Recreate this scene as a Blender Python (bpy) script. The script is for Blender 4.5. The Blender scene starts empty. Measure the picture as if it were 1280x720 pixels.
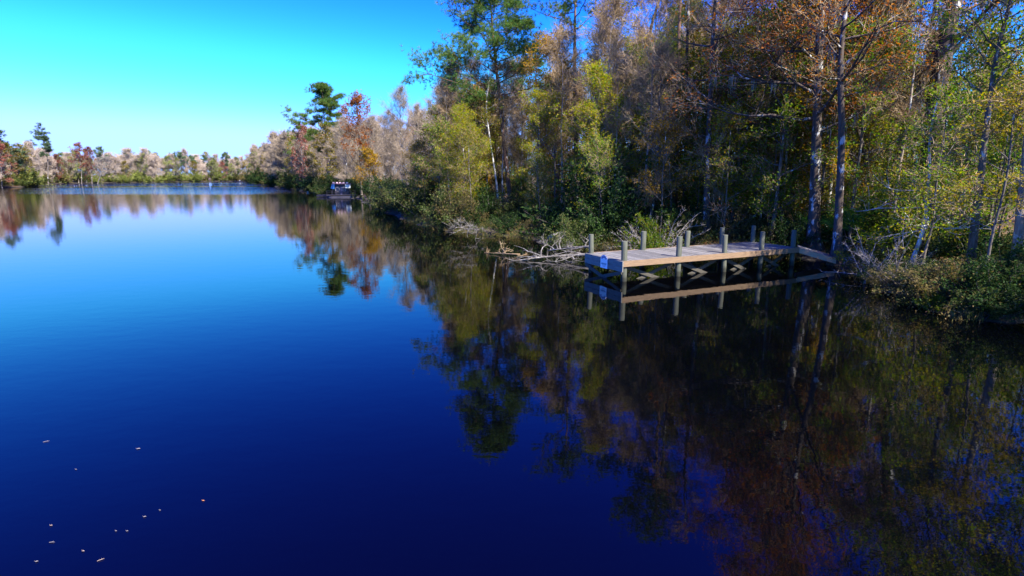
import bpy, math, random
import numpy as np
from mathutils import Vector

# ------------------------------------------------------------------ basics
SC = bpy.context.scene
COL = SC.collection
F, HC = 711.0, 4.2                      # focal length in 1280-px pixels, camera height
PITCH = math.atan(142.0 / F)
CP, SP = math.cos(PITCH), math.sin(PITCH)
SUN_AZ, SUN_EL = math.radians(138), math.radians(48)
R = np.random.default_rng(7)

def ground(px, py, z=0.0):
    a, b = px - 640, 360 - py
    fwd, down = F * CP + b * SP, F * SP - b * CP
    s = (HC - z) / down
    return np.array([a * s, fwd * s, z])

def at(px, py, D):                      # the point at forward distance D seen at that pixel
    t = (360 - py) / F
    w = D * (t * CP - SP) / (CP + t * SP)
    dep = D * CP - w * SP
    return np.array([(px - 640) / F * dep, D, HC + w])

def project(p):
    dep = p[1] * CP - (p[2] - HC) * SP
    if dep < 0.5: return (-9999, -9999)
    return (640 + F * p[0] / dep, 360 - F * (p[1] * SP + (p[2] - HC) * CP) / dep)

def tag(o, label=None, cat=None, group=None, kind=None):
    if label: o['label'] = label
    if cat: o['category'] = cat
    if group: o['group'] = group
    if kind: o['kind'] = kind
    return o

def empty(name, loc, rz=0.0, sc=1.0):
    o = bpy.data.objects.new(name, None)
    o.empty_display_size = 0.3
    o.location = [float(v) for v in loc]
    o.rotation_euler = (0, 0, float(rz))
    o.scale = (sc, sc, sc)
    COL.objects.link(o)
    return o

def unit(v):
    v = np.asarray(v, float)
    return v / (np.linalg.norm(v) + 1e-9)

def units(a):
    return a / (np.linalg.norm(a, axis=1, keepdims=True) + 1e-9)

class MB:
    """collects geometry in numpy chunks, builds one mesh object"""
    def __init__(s):
        s.v, s.f3, s.f4, s.n = [], [], [], 0
    def add(s, v, f3=None, f4=None):
        if f3 is not None and len(f3): s.f3.append(np.asarray(f3) + s.n)
        if f4 is not None and len(f4): s.f4.append(np.asarray(f4) + s.n)
        s.v.append(np.asarray(v, float)); s.n += len(v)
    def tube(s, path, rad, sides=6, cap=True):
        P = np.asarray(path, float); n = len(P)
        rad = np.broadcast_to(np.asarray(rad, float), (n,))
        T = np.gradient(P, axis=0); T = units(T)
        ref = np.array([1.0, 0.13, 0.07]) if abs(T[0][0]) < 0.75 else np.array([0.1, 1.0, 0.05])
        U = units(np.cross(T, ref)); V = np.cross(T, U)
        a = np.arange(sides) / sides * 2 * math.pi
        ring = P[:, None] + rad[:, None, None] * (np.cos(a)[None, :, None] * U[:, None] + np.sin(a)[None, :, None] * V[:, None])
        i = np.arange(n - 1)[:, None] * sides; j = np.arange(sides)[None]; k = (j + 1) % sides
        f4 = np.stack([i + j, i + k, i + sides + k, i + sides + j], -1).reshape(-1, 4)
        v = ring.reshape(-1, 3); f3 = None
        if cap:
            v = np.vstack([v, P[-1:], P[:1]])
            b = (n - 1) * sides; c = n * sides; jj = np.arange(sides); kk = (jj + 1) % sides
            f3 = np.vstack([np.stack([b + jj, b + kk, np.full(sides, c)], -1),
                            np.stack([kk, jj, np.full(sides, c + 1)], -1)])
        s.add(v, f3, f4)
    def spikes(s, base, d, L, w):
        """thin three-sided twigs, arrays"""
        n = len(base)
        if n == 0: return
        d = units(d); L = np.broadcast_to(L, (n,)); w = np.broadcast_to(w, (n,))
        ref = np.where(np.abs(d[:, 2:3]) < 0.8, np.array([[0, 0, 1.0]]), np.array([[1.0, 0, 0]]))
        U = units(np.cross(d, ref)); V = np.cross(d, U)
        vs = []
        for a in (0, 2.094, 4.189):
            vs.append(base + w[:, None] * (math.cos(a) * U + math.sin(a) * V))
        vs.append(base + d * L[:, None])
        v = np.stack(vs, 1).reshape(-1, 3)
        o = np.arange(n)[:, None] * 4
        f = np.concatenate([o + [0, 1, 3], o + [1, 2, 3], o + [2, 0, 3]], 0)
        s.add(v, f)
    def leaves(s, c, d, nrm, size, asp=0.55):
        n = len(c)
        if n == 0: return
        d = units(d); w = units(np.cross(d, nrm)); size = np.broadcast_to(size, (n,))[:, None]
        nn = np.cross(w, d)
        v = np.stack([c - d * size * .5, c + w * size * asp * .5 + nn * size * .08,
                      c + d * size * .5, c - w * size * asp * .5 + nn * size * .08], 1).reshape(-1, 3)
        o = np.arange(n)[:, None] * 4
        s.add(v, np.concatenate([o + [0, 1, 2], o + [0, 2, 3]], 0))
    def box(s, lo, hi, M=None):
        x0, y0, z0 = lo; x1, y1, z1 = hi
        v = np.array([[x0,y0,z0],[x1,y0,z0],[x1,y1,z0],[x0,y1,z0],[x0,y0,z1],[x1,y0,z1],[x1,y1,z1],[x0,y1,z1]], float)
        if M is not None: v = M(v)
        s.add(v, None, [[0,3,2,1],[4,5,6,7],[0,1,5,4],[1,2,6,5],[2,3,7,6],[3,0,4,7]])
    def beam(s, a, b, w, h):
        """rectangular bar from a to b, h measured roughly along z"""
        a, b = np.asarray(a, float), np.asarray(b, float)
        t = unit(b - a); side = unit(np.cross(t, [0, 0, 1.0])) if abs(t[2]) < .95 else np.array([1.0, 0, 0])
        up = np.cross(side, t)
        v = []
        for p in (a, b):
            for (i, j) in ((-1,-1),(1,-1),(1,1),(-1,1)):
                v.append(p + side * i * w / 2 + up * j * h / 2)
        s.add(v, None, [[0,1,2,3],[7,6,5,4],[0,4,5,1],[1,5,6,2],[2,6,7,3],[3,7,4,0]])
    def mesh(s, name, mat=None, smooth=False):
        me = bpy.data.meshes.new(name)
        if s.n:
            v = np.concatenate(s.v)
            f3 = np.concatenate(s.f3) if s.f3 else np.zeros((0, 3), int)
            f4 = np.concatenate(s.f4) if s.f4 else np.zeros((0, 4), int)
            me.vertices.add(len(v)); me.vertices.foreach_set('co', v.astype(np.float32).ravel())
            nl = f3.size + f4.size
            me.loops.add(nl)
            me.loops.foreach_set('vertex_index', np.concatenate([f3.ravel(), f4.ravel()]).astype(np.int32))
            me.polygons.add(len(f3) + len(f4))
            st = np.concatenate([np.arange(len(f3)) * 3, f3.size + np.arange(len(f4)) * 4]).astype(np.int32)
            me.polygons.foreach_set('loop_start', st)
            me.update(calc_edges=True)
            me.polygons.foreach_set('use_smooth', np.full(len(me.polygons), smooth))
        if mat: me.materials.append(mat)
        return me
    def build(s, name, mat=None, parent=None, smooth=False):
        return link(s.mesh(name, mat, smooth), name, parent)

def link(me, name, parent=None, mat=None):
    o = bpy.data.objects.new(name, me)
    COL.objects.link(o)
    if parent is not None: o.parent = parent
    if mat is not None:
        o.material_slots[0].link = 'OBJECT'; o.material_slots[0].material = mat
    return o

# ------------------------------------------------------------------ materials
def new_mat(name):
    m = bpy.data.materials.new(name); m.use_nodes = True
    nt = m.node_tree; nt.nodes.clear()
    out = nt.nodes.new('ShaderNodeOutputMaterial')
    return m, nt, out

def N(nt, typ, **kw):
    n = nt.nodes.new(typ)
    for k, v in kw.items(): setattr(n, k, v)
    return n

def ramp(nt, stops, fac=None, interp='LINEAR'):
    r = nt.nodes.new('ShaderNodeValToRGB'); r.color_ramp.interpolation = interp
    e = r.color_ramp.elements
    while len(e) < len(stops): e.new(0.5)
    for el, (p, c) in zip(e, stops):
        el.position = p; el.color = (*c, 1) if len(c) == 3 else c
    if fac is not None: nt.links.new(fac, r.inputs[0])
    return r

def noise(nt, scale, detail=4, rough=.6, stretch=(1,1,1), coord='Object'):
    tc = N(nt, 'ShaderNodeTexCoord'); mp = N(nt, 'ShaderNodeMapping')
    mp.inputs['Scale'].default_value = stretch
    nt.links.new(tc.outputs[coord], mp.inputs[0])
    n = N(nt, 'ShaderNodeTexNoise'); n.inputs['Scale'].default_value = scale
    n.inputs['Detail'].default_value = detail; n.inputs['Roughness'].default_value = rough
    nt.links.new(mp.outputs[0], n.inputs['Vector'])
    return n

def leaf_mat(name, cols, trans=.38, var=.35):
    """leaf by leaf colour from a ramp, tree by tree brightness"""
    m, nt, out = new_mat(name)
    geo = N(nt, 'ShaderNodeNewGeometry')
    k = len(cols)
    r = ramp(nt, [(i / max(1, k - 1), c) for i, c in enumerate(cols)], geo.outputs['Random Per Island'])
    oi = N(nt, 'ShaderNodeObjectInfo')
    mr = N(nt, 'ShaderNodeMapRange'); mr.inputs[3].default_value = 1 - var; mr.inputs[4].default_value = 1 + var
    nt.links.new(oi.outputs['Random'], mr.inputs[0])
    mul = N(nt, 'ShaderNodeMix', data_type='RGBA', blend_type='MULTIPLY'); mul.inputs[0].default_value = 1
    nt.links.new(r.outputs[0], mul.inputs[6]); nt.links.new(mr.outputs[0], mul.inputs[7])
    d = N(nt, 'ShaderNodeBsdfDiffuse'); t = N(nt, 'ShaderNodeBsdfTranslucent')
    g = N(nt, 'ShaderNodeBsdfGlossy'); g.inputs['Roughness'].default_value = .45
    nt.links.new(mul.outputs[2], d.inputs[0])
    hs = N(nt, 'ShaderNodeHueSaturation'); hs.inputs['Saturation'].default_value = 1.15; hs.inputs['Value'].default_value = 1.3
    nt.links.new(mul.outputs[2], hs.inputs['Color']); nt.links.new(hs.outputs[0], t.inputs[0])
    mx = N(nt, 'ShaderNodeMixShader'); mx.inputs[0].default_value = trans
    nt.links.new(d.outputs[0], mx.inputs[1]); nt.links.new(t.outputs[0], mx.inputs[2])
    mx2 = N(nt, 'ShaderNodeMixShader'); mx2.inputs[0].default_value = .004
    nt.links.new(mx.outputs[0], mx2.inputs[1]); nt.links.new(g.outputs[0], mx2.inputs[2])
    nt.links.new(mx2.outputs[0], out.inputs[0])
    return m

def bark_mat(name, dark, light, lichen=0.0, lichen_col=(.5, .52, .5), scale=6):
    m, nt, out = new_mat(name)
    b = N(nt, 'ShaderNodeBsdfPrincipled'); b.inputs['Roughness'].default_value = .92
    n1 = noise(nt, scale, 5, .7, (1, 1, .22))
    r = ramp(nt, [(.34, dark), (.66, light)], n1.outputs['Fac'])
    col = r.outputs[0]
    if lichen > 0:
        n2 = noise(nt, 2.6, 5, .65, (1, 1, .5))
        rr = ramp(nt, [(.62 - lichen * .3, (0,0,0)), (.68 - lichen * .3, (1,1,1))], n2.outputs['Fac'])
        mx = N(nt, 'ShaderNodeMix', data_type='RGBA')
        nt.links.new(rr.outputs[0], mx.inputs[0]); nt.links.new(col, mx.inputs[6]); mx.inputs[7].default_value = (*lichen_col, 1)
        col = mx.outputs[2]
    nt.links.new(col, b.inputs['Base Color'])
    bp = N(nt, 'ShaderNodeBump'); bp.inputs['Strength'].default_value = .7; bp.inputs['Distance'].default_value = .03
    nt.links.new(n1.outputs['Fac'], bp.inputs['Height']); nt.links.new(bp.outputs[0], b.inputs['Normal'])
    nt.links.new(b.outputs[0], out.inputs[0])
    return m

def twig_mat(name, cols, var=.2):
    m, nt, out = new_mat(name)
    geo = N(nt, 'ShaderNodeNewGeometry')
    k = len(cols)
    r = ramp(nt, [(i / max(1, k - 1), c) for i, c in enumerate(cols)], geo.outputs['Random Per Island'])
    oi = N(nt, 'ShaderNodeObjectInfo')
    mr = N(nt, 'ShaderNodeMapRange'); mr.inputs[3].default_value = 1 - var; mr.inputs[4].default_value = 1 + var
    nt.links.new(oi.outputs['Random'], mr.inputs[0])
    mul = N(nt, 'ShaderNodeMix', data_type='RGBA', blend_type='MULTIPLY'); mul.inputs[0].default_value = 1
    nt.links.new(r.outputs[0], mul.inputs[6]); nt.links.new(mr.outputs[0], mul.inputs[7])
    d = N(nt, 'ShaderNodeBsdfDiffuse'); nt.links.new(mul.outputs[2], d.inputs[0])
    nt.links.new(d.outputs[0], out.inputs[0])
    return m

def wood_mat(name, dark, light, var=.25, stretch=(1.2, 9, 9), rough=.8):
    m, nt, out = new_mat(name)
    b = N(nt, 'ShaderNodeBsdfPrincipled'); b.inputs['Roughness'].default_value = rough
    n1 = noise(nt, 3.0, 6, .7, stretch)
    r = ramp(nt, [(.3, dark), (.7, light)], n1.outputs['Fac'])
    geo = N(nt, 'ShaderNodeNewGeometry')
    mr = N(nt, 'ShaderNodeMapRange'); mr.inputs[3].default_value = 1 - var; mr.inputs[4].default_value = 1 + var
    nt.links.new(geo.outputs['Random Per Island'], mr.inputs[0])
    mul = N(nt, 'ShaderNodeMix', data_type='RGBA', blend_type='MULTIPLY'); mul.inputs[0].default_value = 1
    nt.links.new(r.outputs[0], mul.inputs[6]); nt.links.new(mr.outputs[0], mul.inputs[7])
    nt.links.new(mul.outputs[2], b.inputs['Base Color'])
    bp = N(nt, 'ShaderNodeBump'); bp.inputs['Strength'].default_value = .4; bp.inputs['Distance'].default_value = .01
    nt.links.new(n1.outputs['Fac'], bp.inputs['Height']); nt.links.new(bp.outputs[0], b.inputs['Normal'])
    nt.links.new(b.outputs[0], out.inputs[0])
    return m

def paint_mat(name, col, rough=.5, wear=.15):
    m, nt, out = new_mat(name)
    b = N(nt, 'ShaderNodeBsdfPrincipled'); b.inputs['Roughness'].default_value = rough
    n1 = noise(nt, 4, 5, .6)
    r = ramp(nt, [(.3, tuple(c * (1 - wear) for c in col)), (.7, col)], n1.outputs['Fac'])
    nt.links.new(r.outputs[0], b.inputs['Base Color'])
    nt.links.new(b.outputs[0], out.inputs[0])
    return m

M = {}
M['bark_grey'] = bark_mat('bark_grey', (.04, .034, .028), (.155, .13, .105), .10)
M['bark_pine'] = bark_mat('bark_pine', (.06, .035, .025), (.22, .13, .09), .04, scale=9)
M['bark_cypress'] = bark_mat('bark_cypress', (.026, .020, .016), (.095, .07, .055), .17, (.40, .42, .42))
M['bark_dark'] = bark_mat('bark_dark', (.022, .018, .016), (.08, .064, .055), .05)
M['bark_pale'] = bark_mat('bark_pale', (.16, .15, .14), (.48, .46, .43), .45, (.62, .62, .60))
M['bark_mid'] = bark_mat('bark_mid', (.13, .105, .085), (.38, .32, .26), .15)
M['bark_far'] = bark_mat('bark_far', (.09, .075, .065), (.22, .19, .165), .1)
M['dead_wood'] = bark_mat('dead_wood', (.06, .055, .05), (.20, .185, .165), .2, (.30, .285, .265))
M['twig_grey'] = twig_mat('twig_grey', [(.19, .13, .072), (.29, .21, .12), (.38, .29, .18)])
M['twig_far'] = twig_mat('twig_far', [(.25, .195, .155), (.41, .34, .28), (.51, .44, .37)])  # twigs lightened in colour, in place of haze over the far shore
M['twig_mid'] = twig_mat('twig_mid', [(.18, .14, .10), (.28, .23, .17), (.37, .31, .235)])
M['twig_pale'] = twig_mat('twig_pale', [(.16, .145, .13), (.25, .23, .21), (.34, .32, .29)])
M['pine'] = leaf_mat('pine', [(.04, .12, .035), (.065, .17, .038), (.12, .21, .04), (.20, .19, .04)], .35)
M['pine_far'] = leaf_mat('pine_far', [(.085, .15, .085), (.12, .19, .10), (.17, .23, .11)], .2)  # needles paler and bluer: distance haze put into the colour
M['green'] = leaf_mat('green', [(.05, .115, .012), (.085, .165, .016), (.14, .20, .02), (.22, .20, .022)], .5)
M['lime'] = leaf_mat('lime', [(.13, .22, .012), (.22, .29, .016), (.34, .32, .018), (.40, .28, .02)], .5)
M['gold'] = leaf_mat('gold', [(.32, .24, .015), (.44, .28, .018), (.48, .23, .02), (.22, .22, .02)], .48)
M['orange'] = leaf_mat('orange', [(.40, .15, .02), (.46, .20, .03), (.34, .10, .02), (.30, .19, .03)], .45)
M['rust'] = leaf_mat('rust', [(.24, .075, .022), (.32, .11, .028), (.40, .15, .035), (.20, .08, .03)], .45)
M['red'] = leaf_mat('red', [(.20, .06, .045), (.26, .09, .065), (.17, .06, .045), (.26, .14, .08)], .4)
M['olive'] = leaf_mat('olive', [(.11, .12, .018), (.17, .16, .022), (.24, .20, .028), (.28, .17, .03)], .48)
M['evergreen'] = leaf_mat('evergreen', [(.014, .034, .010), (.024, .052, .014), (.040, .072, .018)], .3)
M['shrub'] = leaf_mat('shrub', [(.03, .055, .014), (.05, .08, .02), (.08, .10, .03), (.13, .12, .045)], .4)
M['shrub_tan'] = leaf_mat('shrub_tan', [(.12, .10, .04), (.19, .15, .065), (.10, .11, .03), (.25, .19, .09)], .4)
M['far_green'] = leaf_mat('far_green', [(.12, .16, .045), (.20, .24, .06), (.29, .30, .085)], .35)  # far-shore greens brightened, hazy paleness painted into the leaves
M['palm'] = leaf_mat('palm', [(.03, .085, .02), (.045, .115, .028), (.07, .14, .035)], .35)
M['moss'] = twig_mat('moss', [(.20, .21, .17), (.30, .30, .25)])
M['grass'] = leaf_mat('grass', [(.07, .085, .02), (.14, .12, .035), (.22, .17, .07), (.10, .06, .03)], .4)

# ------------------------------------------------------------------ the river and its banks
def G2(px, py): return ground(px, py)[:2]
RB = [(30, -60), (23, -8), (18.2, 6), tuple(G2(1285, 402)), tuple(G2(1200, 396)), tuple(G2(1130, 372)), tuple(G2(1080, 348)),
      tuple(G2(1030, 325)), tuple(G2(940, 318)), tuple(G2(830, 311)), tuple(G2(735, 311)), tuple(G2(650, 298)), tuple(G2(585, 291)), tuple(G2(545, 286)),
      tuple(G2(500, 272)), tuple(G2(470, 260)), tuple(G2(440, 248)), tuple(G2(400, 242.5)), tuple(G2(360, 236)),
      tuple(G2(330, 231)), tuple(G2(305, 228)), (-128, 325), (-70, 365), (30, 400), (600, 520)]
FB = [(600, 600), (20, 478), (-90, 440), (-172, 372), (-207, 300), (-214, 225), tuple(G2(60, 232.5)), tuple(G2(20, 234)), tuple(G2(-40, 236)), (-172, 120), (-182, 60), (-210, -60)]
POLY = np.array(RB + FB)

def signed(x, y):
    """distance to the waterline, positive on land"""
    x = np.asarray(x, float); y = np.asarray(y, float)
    dmin = np.full(x.shape, 1e9); inside = np.zeros(x.shape, bool)
    n = len(POLY)
    for i in range(n):
        ax, ay = POLY[i]; bx, by = POLY[(i + 1) % n]
        dx, dy = bx - ax, by - ay
        t = np.clip(((x - ax) * dx + (y - ay) * dy) / (dx * dx + dy * dy), 0, 1)
        dmin = np.minimum(dmin, np.hypot(x - ax - t * dx, y - ay - t * dy))
        c = ((ay > y) != (by > y)) & (x < (bx - ax) * (y - ay) / ((by - ay) if by != ay else 1e-9) + ax)
        inside ^= c
    return np.where(inside, -dmin, dmin)

def height(x, y):
    x = np.asarray(x, float); y = np.asarray(y, float)
    s = signed(x, y) + .55 * np.sin(x * 1.3 + .7 * y) * np.cos(y * .9 - .4 * x) + .22 * np.sin(2.9 * x - 1.7 * y)
    land = .30 * np.clip(s / 1.2, 0, 1) + .022 * np.clip(s, 0, 45) + .05 * np.sin(x * .8) * np.cos(y * .7) * np.clip(s / 3, 0, 1)
    return np.where(s > 0, land + .01, np.maximum(s * .35, -1.5) - .02)

def hz(x, y): return float(height(np.array([x]), np.array([y]))[0])
def sd1(x, y): return float(signed(np.array([x]), np.array([y]))[0])

xs = np.unique(np.concatenate([np.linspace(-3000, -330, 12), np.arange(-330, -24, 4.5), np.arange(-24, 46, .6), np.arange(46, 130, 4.5), np.linspace(140, 3000, 12)]))
ys = np.unique(np.concatenate([np.linspace(-3000, -70, 10), np.arange(-64, 4, 4.5), np.arange(4, 76, .6), np.arange(76, 500, 4.5), np.linspace(510, 3500, 12)]))
GX, GY = np.meshgrid(xs, ys)
gm = MB()
nx, ny = len(xs), len(ys)
ii, jj = np.meshgrid(np.arange(nx - 1), np.arange(ny - 1))
q = (jj * nx + ii).ravel()
gm.add(np.stack([GX.ravel(), GY.ravel(), height(GX, GY).ravel()], 1), None, np.stack([q, q + 1, q + nx + 1, q + nx], 1))
m, nt, out = new_mat('forest_floor')
b = N(nt, 'ShaderNodeBsdfPrincipled'); b.inputs['Roughness'].default_value = .95
n1 = noise(nt, .35, 6, .7); n2 = noise(nt, 9, 5, .75)
r1 = ramp(nt, [(.3, (.045, .05, .018)), (.48, (.085, .06, .028)), (.62, (.16, .07, .03)), (.75, (.10, .085, .035))], n1.outputs['Fac'])
r2 = ramp(nt, [(.3, (.45, .45, .45)), (.7, (1.5, 1.5, 1.5))], n2.outputs['Fac'])
mul = N(nt, 'ShaderNodeMix', data_type='RGBA', blend_type='MULTIPLY'); mul.inputs[0].default_value = 1
nt.links.new(r1.outputs[0], mul.inputs[6]); nt.links.new(r2.outputs[0], mul.inputs[7])
gg = N(nt, 'ShaderNodeNewGeometry'); gx = N(nt, 'ShaderNodeSeparateXYZ'); nt.links.new(gg.outputs['Position'], gx.inputs[0])
mudr = ramp(nt, [(.16, (1, 1, 1)), (.36, (0, 0, 0))], gx.outputs['Z'])
mud = N(nt, 'ShaderNodeMix', data_type='RGBA'); nt.links.new(mudr.outputs[0], mud.inputs[0]); nt.links.new(mul.outputs[2], mud.inputs[6]); mud.inputs[7].default_value = (.022, .018, .012, 1)
nt.links.new(mud.outputs[2], b.inputs['Base Color'])
bp = N(nt, 'ShaderNodeBump'); bp.inputs['Strength'].default_value = .8; bp.inputs['Distance'].default_value = .05
nt.links.new(n2.outputs['Fac'], bp.inputs['Height']); nt.links.new(bp.outputs[0], b.inputs['Normal'])
nt.links.new(b.outputs[0], out.inputs[0])
gnd = gm.build('ground', m, None, True); tag(gnd, kind='structure')

# river water
wm = MB(); wm.add([[-3000, -3000, 0], [3000, -3000, 0], [3000, 3500, 0], [-3000, 3500, 0]], None, [[0, 1, 2, 3]])
m, nt, out = new_mat('river_water')
b = N(nt, 'ShaderNodeBsdfPrincipled')
b.inputs['Base Color'].default_value = (.0004, .0006, .0011, 1)
b.inputs['Roughness'].default_value = .015; b.inputs['IOR'].default_value = 1.315
w1 = noise(nt, 1.0, 3, .55, (1.1, 1.9, 1)); w2 = noise(nt, 6.0, 2, .5, (1, 1.5, 1))
wind = noise(nt, 1.0, 3, .5, (.0035, .011, 1))       # gusts: long narrow streaks across the river
geo = N(nt, 'ShaderNodeNewGeometry'); sx = N(nt, 'ShaderNodeSeparateXYZ'); nt.links.new(geo.outputs['Position'], sx.inputs[0])
mr = N(nt, 'ShaderNodeMapRange'); mr.inputs[1].default_value = 120; mr.inputs[2].default_value = 230; nt.links.new(sx.outputs['Y'], mr.inputs[0])
wr = ramp(nt, [(.40, (0, 0, 0)), (.50, (1, 1, 1))], wind.outputs['Fac'])
mm = N(nt, 'ShaderNodeMath', operation='MULTIPLY'); nt.links.new(wr.outputs[0], mm.inputs[0]); nt.links.new(mr.outputs[0], mm.inputs[1])
st = N(nt, 'ShaderNodeMath', operation='MULTIPLY_ADD'); nt.links.new(mm.outputs[0], st.inputs[0]); st.inputs[1].default_value = 2.2
mr2 = N(nt, 'ShaderNodeMapRange'); nt.links.new(sx.outputs['Y'], mr2.inputs[0])
mr2.inputs[1].default_value = 35; mr2.inputs[2].default_value = 190; mr2.inputs[3].default_value = .0096; mr2.inputs[4].default_value = .05
nt.links.new(mr2.outputs[0], st.inputs[2])
ad = N(nt, 'ShaderNodeMath', operation='MULTIPLY_ADD'); nt.links.new(w2.outputs['Fac'], ad.inputs[0]); ad.inputs[1].default_value = .12; nt.links.new(w1.outputs['Fac'], ad.inputs[2])
bp = N(nt, 'ShaderNodeBump'); bp.inputs['Distance'].default_value = .25
nt.links.new(st.outputs[0], bp.inputs['Strength']); nt.links.new(ad.outputs[0], bp.inputs['Height'])
nt.links.new(bp.outputs[0], b.inputs['Normal']); nt.links.new(b.outputs[0], out.inputs[0])
tag(wm.build('river_water', m), kind='structure')

# ------------------------------------------------------------------ plant generators
def interp_path(P, n):
    P = np.asarray(P, float); d = np.r_[0, np.cumsum(np.linalg.norm(np.diff(P, axis=0), axis=1))]
    t = np.linspace(0, d[-1], n)
    out = np.stack([np.interp(t, d, P[:, k]) for k in range(3)], 1)
    for _ in range(2): out[1:-1] = (out[:-2] + 2 * out[1:-1] + out[2:]) / 4
    return out

def limb(p0, d, L, n, up, jit, rng):
    P = [np.asarray(p0, float)]; d = unit(d)
    for i in range(n):
        d = unit(d + np.array([0, 0, up]) + rng.normal(0, jit, 3))
        P.append(P[-1] + d * L / n)
    return np.array(P)

def pt(path, u):
    u = u * (len(path) - 1); i = min(int(u), len(path) - 2); f = u - i
    return path[i] * (1 - f) + path[i + 1] * f

def gen_tree(rng, H=15, r0=.16, path=None, kind='broad', base=.35, limbs=24, spread=.26, elev=(15, 50), shape='round',
             subs=5, twigs=8, twig_len=.7, twig_w=.011, leaves=5000, leaf=.14, tuft=.30, asym=(0, 0), flare=.5, sides=7, droop=.06,
             low_limbs=0, moss=0, sprays=False, clumps=130, top_h=1.0, wob=.02, blade_w=.018):
    trunk, crown, twig, mossm = MB(), MB(), MB(), MB()
    if path is None:
        k = 7; z = np.linspace(0, H, k)
        xy = np.cumsum(rng.normal(0, wob * H / k * 2, (k, 2)), axis=0); xy[0] = 0
        path = np.column_stack([xy, z])
    P = interp_path(path, 16); H = P[-1][2] - P[0][2]; z0 = P[0][2]
    u = np.linspace(0, 1, len(P))
    rad = r0 * (1 - u) ** .8 * .95 + .012 + r0 * flare * np.exp(-(P[:, 2] - z0) / .55)
    Pb = np.vstack([P[0] - [0, 0, .5], P]); rb = np.r_[rad[0] * 1.05, rad]
    if flare > .9: # buttressed base
        Pb = np.vstack([P[0] - [0, 0, .5], P[0], P[0] * .75 + P[1] * .25, P[0] * .5 + P[1] * .5, P[1:]])
        zz = Pb[:, 2] - z0; uu = np.clip(zz / H, 0, 1)
        rb = r0 * (1 - uu) ** .8 * .95 + .012 + r0 * flare * np.exp(-np.maximum(zz, 0) / .5)
    trunk.tube(Pb, rb, sides if sides > 7 else 8)
    tips, tdirs = [], []
    ga = rng.uniform(0, 6.28)
    for i in range(limbs + low_limbs):
        low = i >= limbs
        h = (base + (top_h - base) * ((i + rng.uniform(0, 1)) / limbs) ** .9 * .98) if not low else rng.uniform(min(.10, base * .6), base)
        ga += 2.4 + rng.normal(0, .5)
        v = (h - base) / (top_h - base)
        if shape == 'round': pr = math.sin(math.pi * min(1, max(0, .18 + .8 * v))) ** .7
        elif shape == 'cone': pr = 1.08 - .9 * v
        elif shape == 'flat': pr = .45 + .75 * v if v < .75 else 1.0 - (v - .75) * 1.6
        elif shape == 'full': pr = 1.0 if v < .7 else 1 - (v - .7) * 2.2
        elif shape == 'vase': pr = .5 + .5 * (1 - v)
        if low: pr = .45
        L = H * spread * pr * rng.uniform(.6, 1.2) * (1 + asym[0] * math.cos(ga - asym[1]))
        L = max(L, .35)
        e = math.radians(rng.uniform(*elev)) + (v * .5 if shape in ('round', 'vase') else 0)
        d = [math.cos(ga) * math.cos(e), math.sin(ga) * math.cos(e), math.sin(e)]
        p0 = pt(P, h); rl = max(.012, min(rad[min(int(h * 15), 15)] * .5, .022 * L))
        lp = limb(p0, d, L, 6, droop if shape != 'cone' else droop * .6, .14, rng)
        trunk.tube(lp, np.linspace(rl, max(.007, rl * .15), 7), 5, False)
        if moss and rng.uniform() < moss:
            n = 40; uu = rng.uniform(.2, 1, n); pp = np.array([pt(lp, a) for a in np.round(uu * 5) / 5]) + rng.normal(0, .06, (n, 3))
            mossm.spikes(pp, rng.normal(0, .08, (n, 3)) + [0, 0, -1], rng.uniform(.25, 1.0, n), .016)
        for s in range(subs):
            us = rng.uniform(.25, 1.0)
            q0 = pt(lp, us); dd = unit(lp[-1] - lp[0])
            sd_ = unit(dd * .7 + rng.normal(0, .55, 3) * np.array([1, 1, .7 if kind != 'bare' else 1]) + [0, 0, .18])
            Ls = L * rng.uniform(.22, .5) * (1.25 - us * .6) + .25
            sp = limb(q0, sd_, Ls, 3, .05, .18, rng)
            trunk.tube(sp, np.linspace(max(.008, rl * .4), .005, 4), 3, False)
            for c in range(2 if kind == 'pine' else 3):
                tips.append(sp[1 + c % 3]); tdirs.append(unit(sp[-1] - sp[0]))
            tips.append(sp[-1]); tdirs.append(unit(sp[-1] - sp[0]))
        tips.append(lp[-1]); tdirs.append(unit(lp[-1] - lp[-2]))
    tips = np.array(tips); tdirs = np.array(tdirs)
    # twigs
    if twigs:
        n = int(len(tips) * twigs); idx = rng.integers(0, len(tips), n)
        d = tdirs[idx] + rng.normal(0, .65, (n, 3)) + [0, 0, .15]
        L = twig_len * rng.uniform(.4, 1.3, n)
        bs = tips[idx] + rng.normal(0, .10, (n, 3))
        twig.spikes(bs, d, L, twig_w)
        d1 = units(d); ends = bs + d1 * (L * rng.uniform(.3, .9, n))[:, None]
        if kind == 'bare':
            twig.spikes(ends, d1 + rng.normal(0, .7, (n, 3)), L * .6, twig_w * .7)
    else:
        ends = tips; d1 = tdirs
    if kind == 'pine':
        nt_ = leaves // 12
        sel = rng.choice(len(tips), min(len(tips), clumps), replace=False)
        csz = rng.uniform(.6, 1.35, len(sel))
        q_ = rng.integers(0, len(sel), nt_); idx = sel[q_]
        cpos = tips[idx] + np.clip(rng.normal(0, 1, (nt_, 3)), -1.7, 1.7) * [.46, .46, .24] * (csz[q_, None] * H / 22) + tdirs[idx] * .15
        ax = units(tdirs[idx] + [0, 0, .5])
        cc = np.repeat(cpos, 12, 0); aa = np.repeat(ax, 12, 0)
        d = units(aa * .7 + units(rng.normal(0, 1, (len(cc), 3))))
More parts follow.
